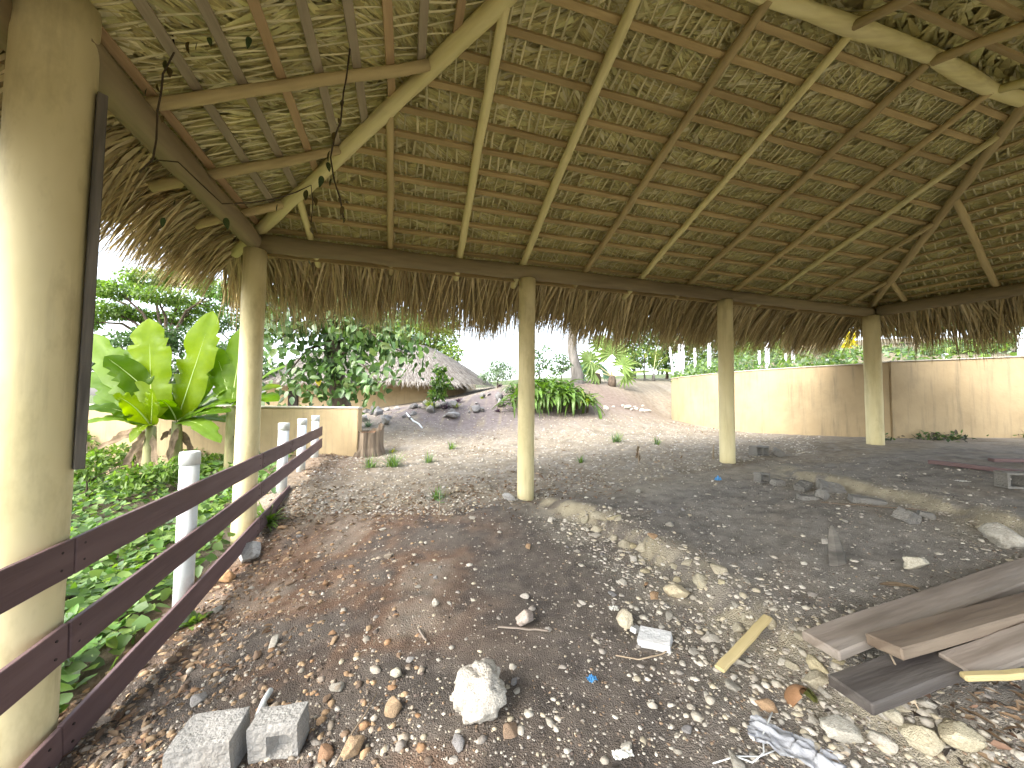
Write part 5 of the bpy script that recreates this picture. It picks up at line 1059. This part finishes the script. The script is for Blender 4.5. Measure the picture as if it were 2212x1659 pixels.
for k, (px, py, d, r, lb) in enumerate([(1681, 1048, (.18, .12, .09), (.1, .2, .2), 'grey fragment right of the open-ended broken block'), (1735, 1058, (.26, .14, .11), (.2, -.2, .5), 'larger rough fragment in the middle of the rubble row'), (1795, 1062, (.30, .16, .12), (.5, .2, -.2), 'angular fragment propped up in the rubble row'),
                                          (1775, 1078, (.12, .1, .12), (.2, .6, .6), 'small upright fragment wedged in the rubble row'), (1747, 1080, (.25, .09, .06), (.05, .1, -.15), 'flat pale slab lying in front of the rubble row'), (1872, 1086, (.33, .12, .07), (.1, .12, -.3), 'long flat slab at the right end of the rubble row'), (1962, 1128, (.20, .13, .13), (.3, .4, .3), 'dark arched fragment right of the thin stick'), (2000, 1118, (.16, .12, .06), (.2, .1, .9), 'small grey slab beside the arched fragment')]):
    put('concrete_fragment', chunk_mesh('concrete_fragment', d, 20 + k, M['rubble'], .24, 6, .5), px, py, lb, 'rubble', d[2] * .35, r, 'broken concrete pieces')
put('concrete_block', hollow_mesh('concrete_block', .40, .2, .17, M['rubble']), 2205, 1052, 'hollow concrete block by the maroon boards at the right edge', 'concrete block', .08, (math.pi / 2, 0, -.2), 'concrete blocks on the right terraces')
w_ = put('mortar_chunk', chunk_mesh('mortar_chunk', (.21, .15, .055), 33, M['concrete_white'], .12, 5), 1415, 1392, 'flat chunk of whitish broken mortar in the middle foreground', 'mortar', .03, (.12, -.1, -.5))
put('mortar_chunk', chunk_mesh('mortar_chunk', (.10, .045, .035), 35, M['concrete_white'], .15, 4), 1374, 1368, 'small whitish mortar sliver beside the flat chunk', 'mortar', .02, (.1, .3, .8))

# ------------------------------------------------------------------ singled-out rocks
def rock(label, px, py, rpx, color, seed, sq=.75, base=ICO3, pits=0.0, amp=.3, sink=.15, facet=True, mat='stone'):
    g = G(px, py); r = rpx * g.y / F; o = obj('rock', rock_mesh('rock', seed, M[mat], base, amp, 1.3, facet, pits), None, label=label, cat='rock', group='rocks lying on the dirt floor'); o.color = (*color, 1)
    o.scale = (r, r * .85, r * sq); o.rotation_euler = (0, 0, seed); o.location = g + Vector((0, .0, r * sq * (1 - sink) * .75)); return o
rock('white pitted limestone rock in the centre foreground', 1034, 1525, 56, (.58, .54, .46), 51, .78, ICO4, .34, .34, .15, False)
rock('tan pointed stone right of the concrete blocks', 851, 1545, 23, (.50, .36, .22), 52, 1.1)
rock('cream oval stone above the tan pointed stone', 966 * .884 + 2, 1462, 15, (.66, .62, .48), 53, .9)
rock('pinkish lumpy stone with a flatter one behind it, mid floor', 1137, 1345, 24, (.60, .50, .42), 54, .85, ICO4, .1)
rock('porous cream stone left of the mortar chunk', 1347, 1350, 24, (.62, .55, .40), 55, .8, ICO4, .2)
rock('yellowish angular stone above the mortar chunk', 1462, 1290, 24, (.64, .55, .37), 56, .8)
rock('pale round stone on the terrace left of the planks', 1977, 1228, 23, (.58, .54, .42), 57, .75, ICO4, .1)
rock('brown stone by the bottom edge right of the blocks', 765, 1640, 26, (.46, .33, .20), 58, .7, ICO4, .12)
rock('reddish stone below the tan pointed stone', 700, 1640, 20, (.36, .22, .13), 59, .7)
rock('orange rock at the foot of the fence beyond the near pipe post', 488, 1256, 20, (.50, .30, .15), 60, .8)
rock('grey-white limestone lump against the lowest fence board', 535, 1205, 34, (.52, .51, .48), 61, .6, ICO4, .15)
rock('whitish lump at the foot of the middle column', 1098, 1080, 18, (.50, .49, .46), 62, .5, ICO4, .15)
rock('flat pale stone below the dark plank', 1826, 1590, 46, (.56, .53, .44), 63, .45, ICO4, .08)
rock('rounded cream boulder at the bottom right', 1985, 1612, 34, (.60, .54, .38), 64, .8, ICO4, .1)
rock('cream boulder below the rounded one at the bottom right', 2010, 1648, 34, (.62, .56, .40), 65, .7, ICO4, .1)
rock('big yellowish rock beside the bottom right corner', 2075, 1625, 44, (.58, .52, .36), 66, .6, ICO4, .12)
rock('small pale boulder left of the bottom right group', 1935, 1570, 24, (.60, .55, .42), 67, .7)
rock('grey boulder at the right edge above the planks', 2180, 1180, 34, (.42, .40, .34), 68, .9, ICO4, .1)
rock('small tan boulder beside the grey one at the right edge', 2130, 1150, 20, (.52, .46, .33), 69, .8)
# chunks of the exposed limestone ledge
rr = random.Random(31)
for j in range(34):
    y = rr.uniform(1.5, 5.2); lx = float(np.interp(y, LEDGE1[:, 0], LEDGE1[:, 1])); x = lx + rr.gauss(-.03, .07); stone(x, y, rr.uniform(.035, .095) * (.7 + .1 * y), rr.choice([(.54, .47, .30), (.50, .45, .33), (.56, .50, .36), (.44, .40, .29)]), .75, seed=1200 + j, sink=.45)
# ------------------------------------------------------------------ planks and boards
def plank(name, label, A, B, upA, upB, wid, thk, mat, seed=0, cat='plank', group='planks piled at the right', tilt=None, ax=None):
    a_ = G(*A); b_ = G(*B) if len(B) == 2 else Vector(B); a_.z += upA; b_.z += upB
    return beam_box(name, a_, b_, wid, thk, M[mat], None, tilt or Vector((0, 0, 1)), .007, seg=8, wob=.006, seed=seed, label=label, cat=cat, group=group)
def pl(A, dxy, L_, zA, zB):
    a_ = G(*A); d = Vector((dxy[0], dxy[1], 0)).normalized() * L_; return a_, d
def plank3(label, A, far, zA, zB, wid, thk, mat, seed, tilt=Vector((0, 0, 1))):
    """A: pixel of the near end centre on top; far: pixel towards which it runs; zA, zB: heights of the centre above the eye datum"""
    a_ = atz(A[0], A[1], zA); b_ = atz(far[0], far[1], zB); d = (b_ - a_).normalized(); a_ = a_ + d * .005
    return beam_box('plank', a_, b_, wid, thk, M[mat], None, tilt, .008, seg=8, wob=.006, seed=seed, label=label, cat='plank', group='planks piled at the right')
plank3('long grey weathered plank, topmost along the back of the pile', (1768, 1394), (2330, 1196), -1.36, -1.18, .20, .055, 'plank_grey', 1)
plank3('brown rounded plank lying over the grey one', (1905, 1398), (2400, 1262), -1.285, -1.14, .17, .06, 'plank_brown', 2, Vector((-.12, .1, 1)))
plank3('charcoal black plank with a pale sawn end below the others', (1832, 1500), (2330, 1320), -1.415, -1.24, .20, .06, 'plank_dark', 3)
plank3('grey board beneath the brown plank at the right edge', (2065, 1442), (2330, 1345), -1.335, -1.19, .15, .04, 'plank_grey', 4, Vector((.1, -.15, 1)))
plank3('pale split stick at the right edge below the planks', (2075, 1462), (2330, 1452), -1.33, -1.22, .045, .03, 'stick', 5)
q0 = atz(1824, 1508, -1.415)
plank('lath', 'short yellowish lath lying among white pebbles left of the planks', (1553, 1462), (1660, 1346), .03, .04, .062, .024, 'stick', 6, 'lath', None)
plank('board', 'long maroon board lying on the upper terrace at the right', (2010, 1006), (2330, 1046), .06, .06, .13, .06, 'rail', 7, 'board', 'maroon boards on the upper terrace')
plank('board', 'short maroon board behind the long one at the right edge', (2140, 1003), (2330, 1008), .07, .07, .12, .05, 'rail', 8, 'board', 'maroon boards on the upper terrace')
plank('stick', 'thin brown stick lying below the rubble row', (1772, 1089), (2004, 1110), .02, .03, .018, .014, 'plank_brown', 9, 'stick', None)
plank('stick', 'grey splintered stick below the pinkish stone', (1075, 1363), (1185, 1370), .02, .02, .022, .012, 'plank_grey', 10, 'stick', None)
plank('stick', 'short wood chip left of the centre of the floor', (905, 1364), (922, 1392), .015, .015, .02, .012, 'plank_grey', 11, 'stick', None)
tube('twig', [G(725, 1655, .02), G(760, 1590, .03), G(790, 1545, .02), G(815, 1500, .03)], [.006, .005, .004, .003], M['twig'], None, 6, label='long bent twig running up from the bottom edge near the blocks', cat='twig')
tube('twig', [G(1915, 1398, .17), G(1950, 1470, .10), G(1985, 1535, .06)], [.005, .005, .003], M['twig'], None, 6, label='thin dry twig hanging over the plank ends', cat='twig')
tube('twig', [G(1330, 1418, .01), G(1380, 1425, .015), G(1430, 1416, .015), G(1462, 1395, .02)], [.004, .005, .005, .004], M['twig'], None, 6, label='curved twig in front of the mortar chunk', cat='twig')
# upright splinter of grey wood
g_ = G(1810, 1218); o = empty('wood_splinter', g_, 'pointed grey wood splinter standing upright on the terrace', 'wood'); V_ = []; hs_ = [(-.05, .075, .03), (.0, .085, .035), (.10, .075, .03), (.22, .055, .024), (.30, .03, .015), (.335, .008, .006)]
for z, a_, b_ in hs_:
    for x, y in ((-1, -.3), (-.3, -1), (.55, -.8), (1, .1), (.3, 1), (-.7, .7)): V_.append((x * a_ - z * .12, y * b_ + .03 * z, z))
F_ = [(i * 6 + j, i * 6 + (j + 1) % 6, i * 6 + 6 + (j + 1) % 6, i * 6 + 6 + j) for i in range(5) for j in range(6)] + [tuple(30 + j for j in range(6))]
obj('splinter', mesh_py('splinter', V_, F_, M['weathered']), o)
# ------------------------------------------------------------------ litter
def crumple(name, label, px, py, sx, sy, h, mat, seed, cat, up=.012, rz=0.0, n=16, aniso=1.0):
    g = G(px, py); V_ = []; F_ = []
    for i in range(n + 1):
        for j in range(n + 1):
            x = (i / n - .5) * sx; y = (j / n - .5) * sy; k = mnoise.noise(Vector((x * 14 / (sx * 4) * aniso + seed, y * 14 / (sy * 4), seed))); k2 = mnoise.noise(Vector((x / sx * 7 * aniso + seed, y / sy * 3, seed * 2)))
            ed = .12 * mnoise.noise(Vector((i * .6 + seed, j * .6, 4)))
            V_.append((x * (1 + ed) + .15 * sx * k2 * .5, y * (1 + ed), h * (abs(k) * 1.2 + abs(k2) * .8) * (1 - .5 * (abs(i / n - .5) + abs(j / n - .5)))))
    F_ = [(i * (n + 1) + j, (i + 1) * (n + 1) + j, (i + 1) * (n + 1) + j + 1, i * (n + 1) + j + 1) for i in range(n) for j in range(n)]
    o = obj(name, mesh_py(name, V_, F_, M[mat], True), None, label=label, cat=cat); o.location = g + Vector((0, 0, up)); o.rotation_euler = (0, 0, rz); return o
crumple('cloth_rag', 'crumpled blue-grey rag near the bottom right', 1712, 1625, .36, .17, .05, 'rag', 3, 'rag', rz=-.7, n=26, aniso=1.1)
crumple('plastic_scrap', 'small crumpled blue plastic scrap in the centre foreground', 1279, 1478, .055, .04, .035, 'blue', 5, 'plastic scrap', rz=.5)
crumple('plastic_scrap', 'crumpled blue plastic scrap on the terrace by the column', 1551, 1040, .09, .07, .09, 'blue', 6, 'plastic scrap')
crumple('paper_scrap', 'folded white paper scrap at the bottom edge', 1345, 1643, .10, .04, .03, 'paper', 7, 'paper', rz=.2)
crumple('paper_scrap', 'white scrap lying flat on the right terrace', 2079, 1043, .13, .1, .02, 'paper', 8, 'paper')
crumple('plastic_scrap', 'whitish plastic scrap in the dark soil left of the ledge', 1325, 1322 - 0, .07, .05, .04, 'paper', 9, 'plastic scrap')
sp = [(1590, 1640), (1625, 1655), (1650, 1630), (1648, 1590), (1660, 1560), (1668, 1545)]
tube('string', [G(x, y, .02 + .01 * (i % 2)) for i, (x, y) in enumerate(sp)], .0035, M['string'], None, 6, label='looped white string at the bottom edge left of the rag', cat='string')
tube('string', [G(x, y, .02) for x, y in ((1540, 1655), (1590, 1640), (1640, 1637), (1690, 1620))], .003, M['string'], None, 6, label='straight white string crossing the looped one', cat='string')
g_ = G(1730, 1520); o = empty('coconut_husk', g_, 'broken brown coconut husk with a green rind by the plank end', 'coconut husk', rz=.3)
def shell_piece(name, R_, a0, a1, mat, off, th=.012):
    V_ = []; F_ = []; n, m_ = 8, 8
    for lay in (0, 1):
        for i in range(n + 1):
            for j in range(m_ + 1):
                az_ = a0 + (a1 - a0) * i / n; el = -.2 + 1.35 * j / m_; r_ = R_ - lay * th; V_.append((r_ * math.cos(el) * math.cos(az_) + off[0], r_ * math.cos(el) * math.sin(az_) + off[1], r_ * math.sin(el) * 1.25 + off[2]))
    s_ = (n + 1) * (m_ + 1)
    for i in range(n):
        for j in range(m_):
            a_ = i * (m_ + 1) + j; F_ += [(a_, a_ + m_ + 1, a_ + m_ + 2, a_ + 1), (s_ + a_, s_ + a_ + 1, s_ + a_ + m_ + 2, s_ + a_ + m_ + 1)]
    return obj(name, mesh_py(name, V_, F_, M[mat], True), o)
shell_piece('husk', .075, .5, 3.3, 'husk', (0, 0, .0)); shell_piece('rind', .08, -.35, .5, 'husk_green', (.0, .0, .0)); o.rotation_euler = (.5, -.15, .2)
# dry palm strips behind the planks
for k, (a_, b_) in enumerate([((2040, 1245), (2110, 1280)), ((2060, 1262), (2125, 1290)), ((1900, 1262), (1985, 1275))]):
    A = G(*a_, .02); B = G(*b_, .03); ribbon_leaf('dry_palm_strip', A, B, .03, .035, (0, -.5, .9), None, 'dead', ONE, 8, .3, .2, 60 + k, 0, False)
    bpy.data.objects[[o_.name for o_ in COL.objects if o_.name.startswith('dry_palm_strip')][-1]]['label'] = ['upper dry palm strip on the soil behind the planks', 'lower dry palm strip touching the grey plank', 'dry palm strip left of the other two behind the planks'][k]
    bpy.data.objects[[o_.name for o_ in COL.objects if o_.name.startswith('dry_palm_strip')][-1]]['category'] = 'palm strip'
# leaf litter and chips
def litter(n, sampler, L0, L1, pal, rg):
    P2 = sampler(n); n = len(P2); z_ = hz(P2[:, 0], P2[:, 1]) + EYE + .006 + .012 * rg.random(n); D_ = unit(rg.normal(0, 1, (n, 3)) * np.array([1, 1, .25])); N_ = unit(rg.normal(0, .4, (n, 3)) + np.array([0, 0, 1.])); pal = np.array(pal); L_ = rg.uniform(L0, L1, n)
    return leafmass(np.c_[P2, z_], D_, N_, L_, L_ * rg.uniform(.12, .5, n), pal[rg.integers(0, len(pal), n)] * rg.uniform(.7, 1.3, n)[:, None], .4, .2)
def s_mulch(n):
    e = RNG.normal(0, .55, n) ; t = RNG.random(n) * 5.2 + .2; s = -.45 + e * (.6 + .1 * t); q = C2 + t[:, None] * AV + s[:, None] * BV; return q
def s_fence(n):
    s = RNG.uniform(-5, 4.0, n); t = .15 + np.abs(RNG.normal(0, .42, n)); return C2 + t[:, None] * AV + s[:, None] * BV
def s_in(n):
    y = 1.2 + 5 * RNG.random(n * 2) ** 1.4; x = (RNG.random(n * 2) * 2 - 1) * y * 1.3; t, s = w2ts(x, y); k = (t > .1) & (s > -.2); return np.stack([x, y], 1)[k][:n]
def s_corner(n):
    c = np.array([q0.x, q0.y]); return np.stack([RNG.normal(q0.x + .75, .3, n), RNG.normal(q0.y - .22, .22, n)], 1)
BR = [(.20, .135, .08), (.28, .20, .125), (.14, .095, .06), (.36, .27, .18), (.24, .15, .10)]
def s_drive(n):
    y = 6.5 + 8 * RNG.random(n * 2); x = -.5 * y + RNG.random(n * 2) * 1.1 * y; t, s = w2ts(x, y); k = (s < -.5) & (t > .3) & (vnoise(x * .9, y * .9) > .52) & (np.hypot(x - 14.57, y - 14.57) > 7.9); return np.stack([x, y], 1)[k][:n]
ch = [litter(1700, s_mulch, .03, .10, BR, RNG), litter(1500, s_fence, .03, .09, BR, RNG), litter(1500, s_in, .015, .05, [(.07, .06, .05), (.12, .10, .08), (.2, .16, .12), (.30, .25, .19)], RNG), litter(420, s_corner, .03, .09, BR + [(.07, .06, .05)], RNG), litter(1500, s_drive, .03, .10, BR + [(.4, .36, .25)], RNG)]
Vv, Ff, Cc = catm(ch); obj('leaf_litter', mesh_arr('leaf_litter', Vv, Ff, M['litter'], Cc), kind='stuff', label='brown dead leaves and chips strewn over the ground', cat='leaf litter')

rg = np.random.default_rng(61); n_ = 1500; u = rg.random(n_); xw = 8.6 + 9 * u; yw = np.interp(xw, [p_[0] for p_ in straight], [p_[1] for p_ in straight]) - .12 - np.abs(rg.normal(0, .22, n_)); keep = vnoise(xw * 1.3, yw * 0 + 3) > .38; xw, yw = xw[keep], yw[keep]; n_ = len(xw)
pal = np.array([(.05, .05, .03), (.08, .13, .035), (.06, .10, .03), (.12, .10, .06), (.10, .17, .05)])
V_, F_, C_ = leafmass(np.c_[xw, yw, hz(xw, yw) + EYE + .01 + .13 * rg.random(n_) ** 2], unit(rg.normal(0, 1, (n_, 3)) + np.array([0, -.3, .4])), unit(rg.normal(0, .5, (n_, 3)) + np.array([0, -.4, 1.])), rg.uniform(.05, .14, n_), rg.uniform(.03, .08, n_), pal[rg.integers(0, 5, n_)] * rg.uniform(.7, 1.2, n_)[:, None])
obj('wall_weeds', mesh_arr('wall_weeds', V_, F_, M['leaf'], C_), kind='stuff', label='straggling weeds and dark litter along the foot of the straight tan wall', cat='weeds')
# ------------------------------------------------------------------ vines dangling from the roof at the left
def vine(name, label, pts, Y, leaves, r=.006):
    o = empty(name, (0, 0, 0), label, 'vine', 'dead vines hanging from the roof'); P_ = [at(x, y, Y + .06 * math.sin(i * 1.7)) for i, (x, y) in enumerate(pts)]; tube('stem', P_, [r] * len(P_), M['vine'], o, 6)
    for j, (x, y, L_) in enumerate(leaves):
        leaf_obj(at(x, y, Y + .05 * math.sin(j * 2.2)), (.25 * math.sin(j * 2), -.1, -1), (math.sin(j * 1.7) * .9, -1, .1), L_ * .78, .75, o, vl[j % 3], (.8 + .3 * math.sin(j), .85, .8))
    return o
vl = [mesh_py('leaf', [v.co for v in lm[k].vertices], [tuple(f.vertices) for f in lm[k].polygons], M['vleaf'], True) for k in (0, 2, 4)]
vine('hanging_vine', 'dark dry vine hanging beside the left column under the thatch', [(372, 70), (378, 110), (352, 160), (348, 200), (340, 240), (338, 300), (330, 345), (300, 372)], 2.45, [(358, 130, .09), (365, 145, .10), (410, 90, .10), (426, 92, .08), (452, 80, .09), (540, 80, .10), (318, 190, .08), (340, 180, .09), (352, 250, .06)])
vine('hanging_vine', 'long leafy vine dangling in front of the hip rafter', [(756, 105), (748, 170), (742, 200), (736, 260), (722, 300), (714, 340), (722, 390), (735, 430), (742, 470)], 2.75, [(740, 215, .09), (732, 255, .09), (724, 285, .10), (712, 325, .12), (708, 350, .10), (696, 380, .11), (716, 385, .09), (733, 425, .08), (740, 445, .09), (745, 470, .06), (668, 560, .06)])
vine('hanging_vine', 'wiry vine running along the beam to a leafy end', [(330, 345), (385, 350), (432, 395), (480, 440), (545, 438), (600, 428), (640, 415), (672, 400), (676, 440), (672, 480)], 2.9, [(662, 410, .12), (680, 425, .10), (670, 440, .12), (600, 440, .09), (488, 470, .13), (355, 470, .10), (380, 430, .09), (672, 490, .08)], .005)
